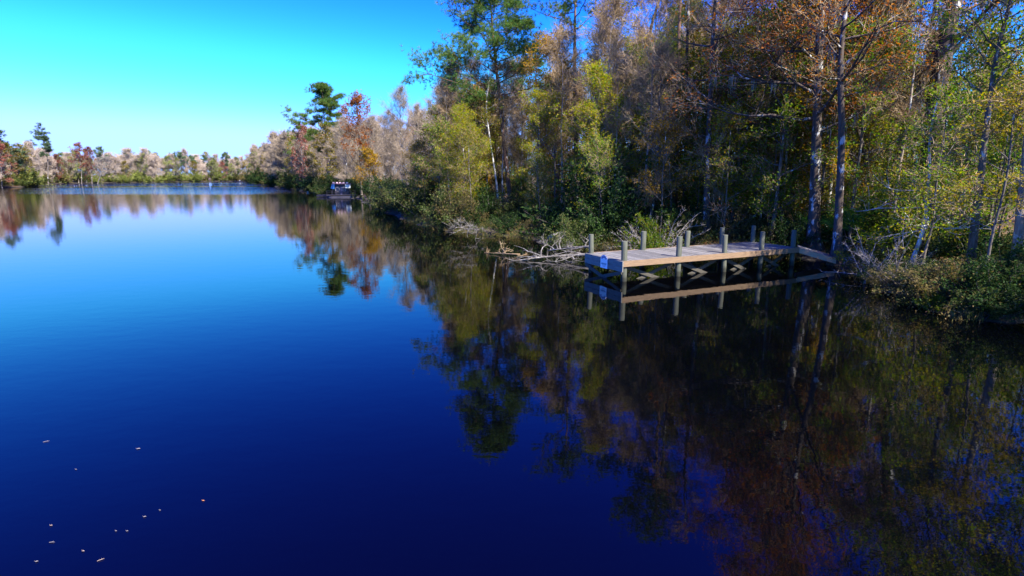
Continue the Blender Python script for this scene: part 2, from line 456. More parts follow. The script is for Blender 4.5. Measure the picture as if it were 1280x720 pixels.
        crown.spikes(cc, d, tuft * rng.uniform(.7, 1.2, len(cc)), blade_w)
    elif leaves:
        idx = rng.integers(0, len(ends), leaves)
        spread_ = .20 if not sprays else .26
        c = ends[idx] + rng.normal(0, spread_, (leaves, 3)) * ([1, 1, .8] if not sprays else [1, 1, .28])
        d = d1[idx] + rng.normal(0, .8, (leaves, 3)) * [1, 1, .5] - [0, 0, .25]
        nr = rng.normal(0, .6, (leaves, 3)) + [0, 0, 1]
        crown.leaves(c, d, nr, leaf * rng.uniform(.6, 1.3, leaves))
    return dict(trunk=trunk, crown=crown, twigs=twig, moss=mossm)

def tree_meshes(g, bark, twigm, leafm):
    o = [('trunk', g['trunk'].mesh('trunk', bark, True))]
    cr = MB(); nleaf = 0                # leaves first (slot 0), twigs after (last slot)
    for k in ('crown', 'twigs'):
        if g[k].n:
            cr.add(np.concatenate(g[k].v), np.concatenate(g[k].f3))
            if k == 'crown': nleaf = sum(len(f) for f in g[k].f3)
    if cr.n:
        me = cr.mesh('crown', leafm if nleaf else twigm)
        if nleaf and g['twigs'].n:
            me.materials.append(twigm)
            idx = np.zeros(len(me.polygons), np.int32); idx[nleaf:] = 1
            me.polygons.foreach_set('material_index', idx)
        o.append(('crown', me))
    if g['moss'].n: o.append(('moss_fronds', g['moss'].mesh('moss_fronds', M['moss'])))
    return o
def proto(seed, bark, twigm, leafm, **kw):
    return tree_meshes(gen_tree(np.random.default_rng(seed), **kw), bark, twigm, leafm)

def place(pr, name, loc, rz, sc, leafm=None, twigm=None, bark=None):
    root = empty(name, loc, rz, sc)
    for nm, me in pr:
        mt = {'crown': leafm or twigm, 'trunk': bark}.get(nm)
        link(me, nm, root, mt)
    return root

def hero(name, label, cat, pix, D, top=None, seed=1, bark=None, twigm=None, leafm=None, group=None, base_z=None, **kw):
    """a tree whose trunk line is measured in the photo, standing D metres away"""
    P = [at(px, py, D) for px, py in pix]
    if base_z is None:
        x, y = P[0][:2]; z = hz(x, y)
    else: z = base_z
    P[0][2] = min(z, P[0][2]) if P[0][2] < z + .3 else P[0][2]
    if P[0][2] > z + .05: P.insert(0, np.array([*(P[0][:2] + (P[0][:2] - P[1][:2]) * .1), z]))
    if top: P.append(np.array([P[-1][0] + top[0], P[-1][1] + top[1], top[2]]))
    base = P[0].copy()
    g = gen_tree(np.random.default_rng(seed), path=[p - base for p in P], **kw)
    root = empty(name, base)
    for nm, me in tree_meshes(g, bark, twigm, leafm): link(me, nm, root)
    tag(root, label, cat, group)
    return root

# ---- prototypes
bare = [proto(100 + i, M['bark_grey'], M['twig_grey'], None, kind='bare', H=14, r0=.13, base=.25, limbs=24, spread=.22, elev=(25, 62), subs=6, twigs=6, twig_len=.8, twig_w=.011, leaves=0, low_limbs=4, wob=.03) for i in range(4)]
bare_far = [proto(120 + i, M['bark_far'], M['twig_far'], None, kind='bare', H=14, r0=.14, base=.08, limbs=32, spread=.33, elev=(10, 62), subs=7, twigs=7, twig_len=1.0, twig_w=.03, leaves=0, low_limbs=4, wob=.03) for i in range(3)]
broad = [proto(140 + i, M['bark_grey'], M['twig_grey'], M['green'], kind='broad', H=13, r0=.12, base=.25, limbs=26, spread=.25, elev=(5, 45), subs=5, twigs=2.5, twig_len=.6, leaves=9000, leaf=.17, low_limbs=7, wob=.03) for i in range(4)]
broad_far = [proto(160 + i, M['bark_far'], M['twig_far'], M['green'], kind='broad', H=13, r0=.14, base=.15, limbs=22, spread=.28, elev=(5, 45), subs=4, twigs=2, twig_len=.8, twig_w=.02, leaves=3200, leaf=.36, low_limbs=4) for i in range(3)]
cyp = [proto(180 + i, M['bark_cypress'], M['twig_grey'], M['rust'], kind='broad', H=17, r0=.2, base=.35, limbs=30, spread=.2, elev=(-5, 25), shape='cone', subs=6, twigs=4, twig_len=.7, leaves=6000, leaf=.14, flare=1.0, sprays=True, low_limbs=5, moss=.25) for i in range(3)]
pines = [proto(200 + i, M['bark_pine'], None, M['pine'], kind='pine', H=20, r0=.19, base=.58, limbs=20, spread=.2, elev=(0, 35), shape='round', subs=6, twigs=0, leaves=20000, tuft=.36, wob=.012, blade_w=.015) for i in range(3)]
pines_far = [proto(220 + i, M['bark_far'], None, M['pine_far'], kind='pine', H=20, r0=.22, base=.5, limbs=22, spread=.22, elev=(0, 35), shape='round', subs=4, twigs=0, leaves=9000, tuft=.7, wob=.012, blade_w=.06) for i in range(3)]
sapl = [proto(240 + i, M['bark_grey'], M['twig_grey'], M['lime'], kind='broad', H=7.5, r0=.05, base=.3, limbs=16, spread=.26, elev=(-5, 35), subs=4, twigs=3, twig_len=.4, leaves=2600, leaf=.13, sprays=True, flare=.2, wob=.04) for i in range(3)]

def gen_shrub(rng, w=2.0, h=2.2, leaves=3500, leaf=.10, stems=26, droop=False, twigs=300):
    st, cr = MB(), MB(); ends = []; dirs = []
    for i in range(stems):
        a = rng.uniform(0, 6.28); e = math.radians(rng.uniform(20, 85))
        d = [math.cos(a) * math.cos(e), math.sin(a) * math.cos(e), math.sin(e)]
        L = rng.uniform(.6, 1.05) * (w * math.cos(e) + h * math.sin(e))
        p = limb(np.r_[rng.normal(0, .18 * w, 2), 0], d, L, 5, -.10 if droop else .03, .16, rng)
        st.tube(p, np.linspace(.02, .006, 6), 4, False)
        for u in np.linspace(.25, 1, 7): ends.append(pt(p, u)); dirs.append(unit(p[-1] - p[0]))
    ends = np.array(ends); dirs = np.array(dirs)
    n = twigs; idx = rng.integers(0, len(ends), n)
    tb = ends[idx]; td = units(dirs[idx] + rng.normal(0, .7, (n, 3))); tl = rng.uniform(.2, .7, n) * w * .35
    st.spikes(tb, td, tl, .008)
    te = tb + td * (tl * rng.uniform(.3, 1, n))[:, None]
    ends = np.vstack([ends, te, te]); dirs = np.vstack([dirs, td, td])
    idx = rng.integers(0, len(ends), leaves)
    c = ends[idx] + rng.normal(0, .12 * w * .6, (leaves, 3)); c[:, 2] = np.abs(c[:, 2]) + .02
    cr.leaves(c, dirs[idx] + rng.normal(0, .8, (leaves, 3)), rng.normal(0, .6, (leaves, 3)) + [0, 0, .9], leaf * rng.uniform(.6, 1.4, leaves))
    return [('stems', st.mesh('stems', M['bark_dark'], True))] + ([('leaves', cr.mesh('leaves', M['shrub']))] if leaves else [])

shr = [gen_shrub(np.random.default_rng(300 + i), 1.7, 2.2, 4200, .13) for i in range(4)]
shr_far = [gen_shrub(np.random.default_rng(320 + i), 2.6, 3.4, 1700, .34, twigs=150) for i in range(3)]
brush = [gen_shrub(np.random.default_rng(340 + i), 1.8, 1.9, 0, .1, 30, True, 900) for i in range(2)]

def place_shrub(pr, name, loc, rz, sc, leafm, stemm=None):
    root = empty(name, loc, rz, sc)
    for nm, me in pr: link(me, nm, root, leafm if nm == 'leaves' else stemm)
    return root

def gen_palm(rng, fronds=13, L=1.1, trunk_h=0.25):
    st, cr = MB(), MB()
    st.tube([[0, 0, -.2], [.02, 0, trunk_h * .5], [0, .02, trunk_h]], [.13, .12, .10], 8)
    for i in range(fronds):
        a = i * 2.4 + rng.normal(0, .3); e = math.radians(rng.uniform(8, 78))
        d = np.array([math.cos(a) * math.cos(e), math.sin(a) * math.cos(e), math.sin(e)])
        p = limb([0, 0, trunk_h], d, L * rng.uniform(.6, 1.1), 4, -.05, .05, rng)
        st.tube(p, np.linspace(.016, .01, 5), 4, False)
        t = unit(p[-1] - p[-2]); s_ = unit(np.cross(t, [0, 0, 1.0])); nn = np.cross(s_, t)
        for k in range(17):
            b = math.radians(-115 + 230 * k / 16)
            bd = unit(t * math.cos(b) + s_ * math.sin(b) + nn * .12)
            ln = .75 * (.75 + .25 * math.cos(b))
            wv = np.cross(bd, nn) * .035
            q = p[-1]; tip = q + bd * ln - np.array([0, 0, .10])
            mid = q + bd * ln * .55 + nn * .03
            cr.add([q, mid + wv, tip, mid - wv, mid - nn * .02], [[0, 1, 4], [1, 2, 4], [2, 3, 4], [3, 0, 4]])
    return [('stems', st.mesh('stems', M['bark_grey'], True)), ('leaves', cr.mesh('leaves', M['palm']))]
palms = [gen_palm(np.random.default_rng(360)), gen_palm(np.random.default_rng(361), 18, 1.3, 2.6)]

# ------------------------------------------------------------------ hero trees, read off the photo
H = hero
H('pine_tree', 'tallest pine over the water, blue-green crown reaching out to the left above the bank', 'tree',
  [(640, 272), (634, 215), (625, 130), (616, 45)], 56, (-.5, 0, 24.5), 11, M['bark_pine'], None, M['pine'], kind='pine', r0=.24, base=.42, limbs=52, spread=.25, clumps=300,
  elev=(-8, 26), shape='cone', subs=8, twigs=0, leaves=120000, tuft=.34, asym=(.15, math.pi), low_limbs=2, blade_w=.013, flare=.6)
H('leaning_sapling', 'thin pale leaning trunk beside the foot of the tallest pine', 'tree', [(622, 236), (614, 185), (606, 130), (612, 100)], 55, (.5, 0, 15), 12,
  M['bark_pale'], M['twig_grey'], M['olive'], kind='broad', r0=.10, base=.5, limbs=12, spread=.18, subs=4, twigs=3, leaves=1500, leaf=.15)
H('pine_tree', 'straight pine with a sparse top between the tallest pine and the leaning trunk', 'tree', [(724, 268), (720, 180), (718, 80), (719, 10)], 50, (0, 0, 22), 13,
  M['bark_pine'], None, M['pine'], kind='pine', r0=.27, base=.66, limbs=18, spread=.2, elev=(0, 30), subs=5, twigs=0, leaves=14000, tuft=.36, blade_w=.015)
H('pine_tree', 'dark pine whose bare trunk leans and curves to the right above the dock', 'tree', [(782, 262), (790, 185), (797, 110), (812, 40), (822, 0)], 44, (2.4, 1, 22), 14,
  M['bark_dark'], None, M['pine'], kind='pine', r0=.24, base=.74, limbs=14, spread=.2, elev=(0, 40), subs=6, twigs=0, leaves=15000, tuft=.36, blade_w=.015)
H('pine_tree', 'left one of two close parallel straight pine trunks behind the dock', 'tree', [(843, 270), (846, 160), (848, 60), (850, 0)], 41, (.3, 0, 23), 15,
  M['bark_pine'], None, M['pine'], kind='pine', r0=.22, base=.72, limbs=14, spread=.16, subs=5, twigs=0, leaves=6000, tuft=.36, blade_w=.015, low_limbs=8)
H('pine_tree', 'right one of two close parallel straight pine trunks behind the dock', 'tree', [(856, 275), (857, 160), (859, 60), (860, 0)], 40, (.3, 0, 22), 16,
  M['bark_dark'], None, M['pine'], kind='pine', r0=.17, base=.74, limbs=12, spread=.16, subs=5, twigs=0, leaves=5000, tuft=.36, blade_w=.015, low_limbs=8)
H('cypress_tree', 'nearly leafless cypress with long pale side branches behind the middle of the dock', 'tree', [(883, 288), (884, 200), (889, 100), (893, 0)], 34, (.3, 0, 19), 17,
  M['bark_cypress'], M['twig_grey'], M['rust'], kind='broad', r0=.21, base=.34, limbs=34, spread=.19, elev=(-12, 30), shape='cone', subs=6, twigs=3, leaves=1600, leaf=.13, flare=.8, sprays=True, low_limbs=8)
H('cypress_tree', 'thick lichened cypress with a broad rust crown at the shore end of the dock', 'tree', [(1017, 306), (1019, 240), (1021, 150), (1024, 60), (1026, 0)], 29.5, (.3, .5, 20), 18,
  M['bark_cypress'], M['twig_grey'], M['rust'], kind='broad', r0=.30, base=.28, limbs=44, spread=.27, elev=(-10, 28), shape='cone', subs=7, twigs=4, leaves=15000, leaf=.13, flare=1.0, sprays=True, moss=.3, asym=(.25, math.pi))
H('cypress_tree', 'cypress with a flared foot standing in the water beside the gangway', 'tree', [(1045, 333), (1047, 290), (1051, 210), (1054, 130), (1046, 95)], 26.6, (.5, .5, 17), 19,
  M['bark_cypress'], M['twig_grey'], M['orange'], base_z=-.1, kind='broad', r0=.20, base=.42, limbs=26, spread=.2, elev=(-5, 40), subs=6, twigs=4, leaves=4500, leaf=.13, flare=1.5, sprays=True, moss=.35, sides=10)
H('large_cypress', 'largest dark trunk in the right-hand woods, hung with grey moss', 'tree', [(1172, 308), (1168, 240), (1166, 150), (1178, 70), (1193, 0)], 29, (1.5, .5, 21), 20,
  M['bark_dark'], M['twig_grey'], M['olive'], kind='broad', r0=.62, base=.36, limbs=34, spread=.27, elev=(-5, 45), subs=7, twigs=3, leaves=7000, leaf=.15, flare=.4, moss=.8, low_limbs=4, sides=12)
H('leaning_tree', 'dark slanting trunk crossing behind the largest trunk', 'tree', [(1098, 268), (1128, 170), (1160, 80), (1186, 10)], 33, (2, 1, 19), 21,
  M['bark_dark'], M['twig_grey'], M['olive'], kind='broad', r0=.26, base=.4, limbs=22, spread=.24, subs=6, twigs=3, leaves=4500, leaf=.15, moss=.6)
H('birch_sapling', 'thin crooked white trunk with flat yellow-green leaf sprays at the water edge', 'tree', [(1134, 346), (1143, 315), (1156, 290), (1158, 255), (1163, 215), (1160, 170)], 22.6, (.3, 0, 7.8), 22,
  M['bark_pale'], M['twig_grey'], M['lime'], kind='broad', r0=.075, base=.20, top_h=.5, limbs=15, spread=.28, elev=(-6, 10), shape='full', subs=6, twigs=1.5, twig_len=.35, leaves=3600, leaf=.12, sprays=True, flare=.3, droop=0)
H('young_tree', 'grey trunk leaning right with a bright green crown by the bank bushes', 'tree', [(1212, 338), (1220, 270), (1228, 200), (1235, 140), (1246, 60)], 21.5, (.8, .3, 12.5), 23,
  M['bark_grey'], M['twig_grey'], M['green'], kind='broad', r0=.15, base=.5, limbs=22, spread=.22, elev=(-5, 35), subs=6, twigs=2, leaves=6000, leaf=.13, sprays=True, flare=.3)
H('grey_tree', 'thick greyish trunk at the right edge of the photo', 'tree', [(1270, 332), (1276, 270), (1284, 180), (1292, 90)], 20.5, (1, .3, 14), 24,
  M['bark_mid'], M['twig_grey'], M['lime'], kind='broad', r0=.17, base=.55, limbs=18, spread=.22, elev=(-5, 35), subs=6, twigs=2, leaves=5000, leaf=.13, sprays=True, flare=.3)
H('crooked_tree', 'crooked dark trunk with an elbow bend behind the flared cypress', 'tree', [(1094, 262), (1086, 215), (1074, 165), (1060, 130), (1068, 60)], 33, (.6, 0, 15), 25,
  M['bark_dark'], M['twig_grey'], M['gold'], kind='broad', r0=.19, base=.5, limbs=18, spread=.22, subs=5, twigs=3, leaves=4000, leaf=.14, moss=.4)
H('dark_tree', 'straight dark trunk halfway between the flared cypress and the largest trunk', 'tree', [(1107, 262), (1110, 190), (1114, 120), (1120, 40)], 36, (.4, 0, 18), 26,
  M['bark_dark'], M['twig_grey'], M['green'], kind='broad', r0=.24, base=.4, limbs=22, spread=.23, subs=5, twigs=3, leaves=6500, leaf=.15, moss=.4)
H('grey_tree', 'slim grey trunk right of the nearly leafless cypress behind the dock', 'tree', [(944, 280), (946, 200), (948, 110), (950, 30)], 36, (.3, 0, 18), 27,
  M['bark_grey'], M['twig_grey'], M['rust'], kind='broad', r0=.13, base=.3, limbs=26, spread=.2, elev=(-5, 35), subs=6, twigs=4, leaves=3500, leaf=.13, sprays=True)
H('slim_sapling', 'thin wavy sapling between the crooked white trunk and the leaning grey trunk', 'tree', [(1197, 335), (1202, 280), (1209, 225), (1208, 190)], 24, (.2, 0, 7.5), 28,
  M['bark_grey'], M['twig_grey'], M['green'], kind='broad', r0=.06, base=.4, limbs=12, spread=.24, subs=4, twigs=3, leaves=1600, leaf=.12, sprays=True, flare=.2)
H('sweetgum_tree', 'golden-orange leafy tree next to the straight pine with the sparse top', 'tree', [(694, 270), (694, 200), (690, 130)], 47, (-.3, 0, 13.8), 29,
  M['bark_grey'], M['twig_grey'], M['gold'], kind='broad', r0=.12, base=.28, limbs=28, spread=.23, elev=(0, 40), subs=5, twigs=4, leaves=7000, leaf=.17)
H('sweetgum_tree', 'tall yellow-green leafy tree just left of the leaning curved pine', 'tree', [(776, 268), (776, 180), (768, 90)], 43, (-.4, 0, 17.5), 30,
  M['bark_grey'], M['twig_grey'], M['lime'], kind='broad', r0=.12, base=.30, limbs=32, spread=.16, elev=(0, 45), subs=5, twigs=4, leaves=7500, leaf=.16)
H('pine_tree', 'rounded dark pine rising behind the houseboat', 'tree', [(411, 238), (409, 190), (405, 150)], 132, (.3, 0, 22.5), 31,
  M['bark_pine'], None, M['pine'], kind='pine', r0=.26, base=.46, limbs=30, spread=.27, elev=(-5, 35), subs=12, twigs=0, leaves=42000, tuft=.55, blade_w=.028)
H('pine_tree', 'ragged half-bare pine left of the rounded pine behind the houseboat', 'tree', [(384, 238), (383, 200), (382, 175)], 162, (-.5, 0, 20), 32,
  M['bark_pine'], M['twig_grey'], M['pine'], kind='pine', r0=.2, base=.4, limbs=18, spread=.26, elev=(-5, 30), subs=5, twigs=1, leaves=8000, tuft=.55, blade_w=.04, asym=(.5, math.pi))
H('maple_tree', 'rust-orange leafy tree right of the rounded pine behind the houseboat', 'tree', [(452, 240), (450, 200), (449, 180)], 104, (0, 0, 16.5), 33,
  M['bark_grey'], M['twig_grey'], M['rust'], kind='broad', r0=.16, base=.25, limbs=26, spread=.3, subs=5, twigs=3, leaves=5200, leaf=.30)
H('maple_tree', 'small bright yellow leafy tree low on the bank right of the houseboat', 'tree', [(462, 246), (462, 225)], 92, (0, 0, 7.5), 34,
  M['bark_grey'], M['twig_grey'], M['gold'], kind='broad', r0=.1, base=.2, limbs=18, spread=.32, subs=4, twigs=3, leaves=2600, leaf=.26)
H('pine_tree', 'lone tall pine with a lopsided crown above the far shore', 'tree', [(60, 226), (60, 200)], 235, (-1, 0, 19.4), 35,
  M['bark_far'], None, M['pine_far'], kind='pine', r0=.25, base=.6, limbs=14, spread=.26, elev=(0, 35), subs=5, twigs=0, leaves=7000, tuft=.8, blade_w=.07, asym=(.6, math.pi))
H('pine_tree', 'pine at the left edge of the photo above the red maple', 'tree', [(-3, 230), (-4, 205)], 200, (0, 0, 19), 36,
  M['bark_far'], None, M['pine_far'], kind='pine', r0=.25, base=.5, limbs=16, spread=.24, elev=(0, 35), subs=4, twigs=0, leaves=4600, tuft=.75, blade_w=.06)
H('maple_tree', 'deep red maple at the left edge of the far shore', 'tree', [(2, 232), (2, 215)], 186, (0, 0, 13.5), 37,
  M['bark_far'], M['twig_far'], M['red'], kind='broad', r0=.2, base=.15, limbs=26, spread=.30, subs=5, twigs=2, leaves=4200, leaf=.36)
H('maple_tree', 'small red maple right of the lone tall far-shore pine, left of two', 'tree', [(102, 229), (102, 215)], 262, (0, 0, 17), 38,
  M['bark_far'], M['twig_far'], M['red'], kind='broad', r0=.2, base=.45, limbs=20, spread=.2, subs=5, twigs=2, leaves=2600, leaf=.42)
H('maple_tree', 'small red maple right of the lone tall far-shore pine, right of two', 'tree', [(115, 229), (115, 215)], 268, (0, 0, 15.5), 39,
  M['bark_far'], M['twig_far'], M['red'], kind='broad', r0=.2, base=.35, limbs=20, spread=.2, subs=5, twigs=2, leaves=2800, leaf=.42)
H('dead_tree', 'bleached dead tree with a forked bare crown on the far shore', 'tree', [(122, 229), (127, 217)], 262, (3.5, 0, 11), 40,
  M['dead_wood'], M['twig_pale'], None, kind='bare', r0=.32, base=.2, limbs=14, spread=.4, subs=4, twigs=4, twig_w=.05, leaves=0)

# ------------------------------------------------------------------ the rest of the woods
spots = []
heroes_xy = [tuple(o.location[:2]) for o in bpy.data.objects if o.type == 'EMPTY' and o.get('category') == 'tree']
grid = {}
def free(x, y, dmin):
    for hx, hy in heroes_xy:
        if abs(hx - x) < dmin and abs(hy - y) < dmin and math.hypot(hx - x, hy - y) < dmin * .6: return False
    gx, gy = int(x // 8), int(y // 8)
    for a in range(gx - 1, gx + 2):
        for b_ in range(gy - 1, gy + 2):
            for (qx, qy, qd) in grid.get((a, b_), ()):
                if math.hypot(qx - x, qy - y) < min(dmin, qd): return False
    return True
HEROPX = [(project(tuple(o.location))[0], o.location[1]) for o in bpy.data.objects if o.type == 'EMPTY' and o.get('category') == 'tree' and o.location[1] < 70]
def clear_view(x, y, m=17):
    px = project((x, y, 1.5))[0]
    return all(abs(px - hp_) > (m if hd < 54 else 30) or y > hd - .5 for hp_, hd in HEROPX)
def put(x, y, dmin): grid.setdefault((int(x // 8), int(y // 8)), []).append((x, y, dmin))

rr = random.Random(5)
def scatter(n, xr, yr, sdr, dmin, cond=lambda x, y: True, tries=40):
    cx = np.array([rr.uniform(*xr) for _ in range(n * tries)]); cy = np.array([rr.uniform(*yr) for _ in range(n * tries)])
    s = signed(cx, cy); got = []
    for x, y, d in zip(cx, cy, s):
        if len(got) >= n: break
        if sdr[0] < d < sdr[1] and cond(x, y) and free(x, y, dmin):
            put(x, y, dmin); got.append((x, y, d))
    return got

def ang(x, y): return math.degrees(math.atan2(x, y))
near = scatter(82, (-25, 60), (12, 75), (1.8, 11), 1.9, lambda x, y: ang(x, y) < 46 and x > -8 + (75 - y) * .1 and clear_view(x, y))
near += scatter(24, (-25, 60), (12, 75), (11, 34), 3.2, lambda x, y: ang(x, y) < 46 and x > -8 + (75 - y) * .1 and clear_view(x, y))
mid = scatter(165, (-150, 25), (75, 330), (1.5, 22), 2.5, lambda x, y: x / y < .2 and not (398 < project((x, y, .5))[0] < 448 and y < 110), 160)
farl = scatter(265, (-330, 60), (110, 520), (1.2, 17), 2.9, lambda x, y: (x < -150 or y > 380) and x / y < -.25 and x / y > -1.05, 160)

def wpick(d): 
    ks = list(d); return rr.choices(ks, [d[k] for k in ks])[0]
DESC = {'bare': ('bare_tree', 'bare grey-brown tree'), 'green': ('broadleaf_tree', 'green leafy tree'), 'lime': ('broadleaf_tree', 'yellow-green leafy tree'),
        'gold': ('broadleaf_tree', 'golden leafy tree'), 'orange': ('broadleaf_tree', 'orange leafy tree'), 'olive': ('broadleaf_tree', 'olive-brown leafy tree'),
        'red': ('maple_tree', 'red leafy tree'), 'rust': ('cypress_tree', 'rust-brown cypress'), 'pine': ('pine_tree', 'dark green pine'), 'sapl': ('sapling', 'slim leafy sapling'),
        'evergreen': ('holly_tree', 'dark evergreen tree')}
filler = []
for x, y, Ht, k in ((23, 3, 10, 'green'), (21, 9, 8.5, 'lime'), (27, 8, 10, 'olive'), (20.5, 13, 7.5, 'green'), (22.5, 11.5, 11.5, 'green'), (25, 10, 13, 'olive'), (19, 10, 8, 'lime')):
    o = place(rr.choice(broad), 'broadleaf_tree', (x, y, hz(x, y) - .05), rr.uniform(0, 6.28), Ht / 13, M[k])
    tag(o, 'leafy tree on the near bank beyond the right edge of the photo', 'tree', 'near bank trees beyond the photo')
def zone_of(px, far=False):
    if far:
        for lim, ph in ((52, 'at the far shore\'s left end'), (92, 'by the lone far-shore pine'), (150, 'by the two far-shore red maples'),
                        (215, 'on the middle far shore'), (2000, 'at the far bend')):
            if px < lim: return ph
    for lim, ph in ((345, 'on the bend point'), (395, 'left of the houseboat'), (440, 'behind the houseboat'), (490, 'just right of the houseboat'),
                    (560, 'left of the tallest pine'), (660, 'around the tallest pine'), (735, 'above the fallen branches'),
                    (800, 'behind the left end of the dock'), (870, 'behind the middle of the dock'), (960, 'behind the shore end of the dock'), (1040, 'around the thick rust cypress'),
                    (1110, 'behind the flared cypress'), (1190, 'around the largest dark trunk'), (1285, 'at the right edge of the photo'), (1e9, 'in the woods beyond the photo')):
        if px < lim: return ph

for zone, lst in (('near', near), ('mid', mid), ('far', farl)):
    for x, y, d in lst:
        z = hz(x, y); px, py = project((x, y, z + 3))
        if zone == 'near' and px > 1010 and rr.random() < .45: continue
        if zone == 'near' and 1125 < px < 1245 and y < 29: continue
        tt = (x - 14) * .79 - (y - 27) * .62
        if zone == 'near' and 1 < tt < 15 and abs((x - 14) * .62 + (y - 27) * .79) < 2.6: continue
        rz = rr.uniform(0, 6.28)
        if zone == 'near':
            if px < 560: w = dict(bare=3, gold=2, lime=1, orange=1, olive=2)
            elif px < 730: w = dict(bare=.8, gold=1.3, lime=3, orange=.6, green=2.4, olive=1.6)
            elif px < 880: w = dict(bare=.8, green=3.2, lime=3.2, gold=1.0, rust=.7, olive=1.2, pine=.5)
            elif px < 1100: w = dict(green=3.2, lime=3.2, rust=2.2, bare=.6, olive=2, gold=1.0)
            else: w = dict(green=3, lime=2.5, olive=3, gold=1.8, rust=1, bare=.3)
            k = wpick(w)
            Ht = 9.3 + max(0, min(1, (px - 640) / 300)) * 6.5 + rr.uniform(-1.5, 2.0)
            if d < 4: Ht *= .8
            if d > 12: Ht *= .85
            if px > 1250: Ht *= .72
            elif px > 1050: Ht *= .86
        elif zone == 'mid':
            if px < 330: w = dict(green=2, bare=6, gold=.7, orange=.5)
            elif px < 400: w = dict(bare=8, olive=1.5, red=.5, rust=.7, green=1)
            else: w = dict(bare=10, olive=1.5, gold=.6, rust=.3, green=.5)
            k = wpick(w); Ht = 13 + rr.uniform(-2, 2.0) + (2.5 if y > 200 else 0) + (.8 if y < 110 else 0)
        else:
            w = dict(bare=7, green=2.4, pine=1.8, red=.8, olive=2.2, orange=.5)
            if px > 160: w = dict(bare=8, green=2.2, pine=1.5, red=.4, olive=2.2, gold=.4)
            k = wpick(w); Ht = 12.2 + rr.uniform(-2.5, 2) + (1.5 if px > 150 else 0)
            if k == 'pine': Ht = 14.3 + rr.uniform(-1.5, 2.2)
        far = zone == 'far'
        name, desc = DESC[k]
        if k == 'bare':
            o = place(rr.choice(bare_far if zone == 'far' or y > 150 else bare), name, (x, y, z - .05), rz, Ht / 14, None, M['twig_mid'] if zone == 'mid' else None, M['bark_grey'] if zone == 'mid' else None)
        elif k == 'pine':
            o = place(rr.choice(pines_far if far else pines), name, (x, y, z - .05), rz, (Ht if far else Ht + 4) / 20)
        elif k == 'rust':
            o = place(rr.choice(cyp), name, (x, y, z - .05), rz, (Ht + 2) / 17, M['rust'] if rr.random() < .7 else M['orange'])
        else:
            mt = M[{'green': 'far_green' if far else 'green', 'olive': 'olive'}.get(k, k)]
            o = place(rr.choice(broad if zone == 'near' else broad_far), name, (x, y, z - .05), rz, Ht / 13 * rr.uniform(.8, 1.05), mt)
        if zone != 'near': o.scale = (o.scale[0] * rr.uniform(.75, 1.3), o.scale[1] * rr.uniform(.75, 1.3), o.scale[2] * rr.uniform(.92, 1.08))
        filler.append((o, desc, zone_of(px, far), px, d, far, 'tree'))

slim = [proto(260 + i, M['bark_mid'], M['twig_grey'], None, kind='bare', H=13, r0=.075, base=.45, limbs=16, spread=.15, elev=(20, 60), subs=5, twigs=6, twig_len=.7, twig_w=.011, leaves=0, low_limbs=3, wob=.022, flare=.25) for i in range(4)]
for x, y, d in scatter(120, (-16, 42), (26, 72), (3, 26), 1.1, lambda x, y: x > -8 + (75 - y) * .1 and 540 < project((x, y, 2))[0] < 1150 and clear_view(x, y, 7), 80):
    z = hz(x, y); px, _ = project((x, y, z + 2))
    o = place(rr.choice(slim), 'slim_tree', (x, y, z - .05), rr.uniform(0, 6.28), rr.uniform(.75, 1.15), None, None, M['bark_pale'] if rr.random() < .2 else None)
    filler.append((o, 'thin straight bare trunk', zone_of(px), px, d, False, 'tree'))
# understory: saplings and shrubs along the near bank
for x, y, d in scatter(46, (-12, 45), (14, 62), (1.0, 16), 1.5, lambda x, y: ang(x, y) < 47 and clear_view(x, y)):
    z = hz(x, y); px, _ = project((x, y, z + 2))
    k = wpick(dict(lime=2, green=3, olive=2, gold=1.0))
    o = place(rr.choice(sapl), 'sapling', (x, y, z - .03), rr.uniform(0, 6.28), rr.uniform(.6, 1.15), M[k])
    filler.append((o, {'lime': 'slim yellow-green sapling', 'green': 'slim green sapling', 'olive': 'slim olive sapling', 'gold': 'slim golden sapling'}[k], zone_of(px), px, d, False, 'sapling'))
for px, D, k, sc in ((905, 33, 'lime', .95), (925, 35, 'green', 1.1), (962, 33, 'green', 1.0), (985, 35, 'lime', 1.15), (870, 36, 'green', .9), (1000, 33.5, 'green', .8), (950, 38, 'gold', 1.1), (820, 38, 'lime', 1.0),
                     (840, 36, 'green', 1.0), (890, 39, 'lime', 1.25), (935, 40, 'green', 1.3), (975, 38, 'lime', 1.2), (855, 41, 'lime', 1.2), (1090, 38, 'green', 1.3), (1140, 36, 'lime', 1.2), (760, 40, 'green', 1.1), (735, 42, 'lime', 1.1),
                     (1075, 30, 'lime', .9), (1140, 30, 'green', .8), (1190, 27, 'green', .8), (1235, 25, 'green', 1.0), (1255, 23, 'lime', .85), (1100, 34, 'olive', 1.1)):
    p = at(px, 280, D); x, y = p[0], p[1]
    o = place(rr.choice(sapl), 'sapling', (x, y, hz(x, y) - .03), rr.uniform(0, 6.28), sc, M[k])
    filler.append((o, {'lime': 'slim yellow-green sapling', 'green': 'slim green sapling', 'olive': 'slim olive sapling', 'gold': 'slim golden sapling'}[k], zone_of(px), px, 5, False, 'sapling'))
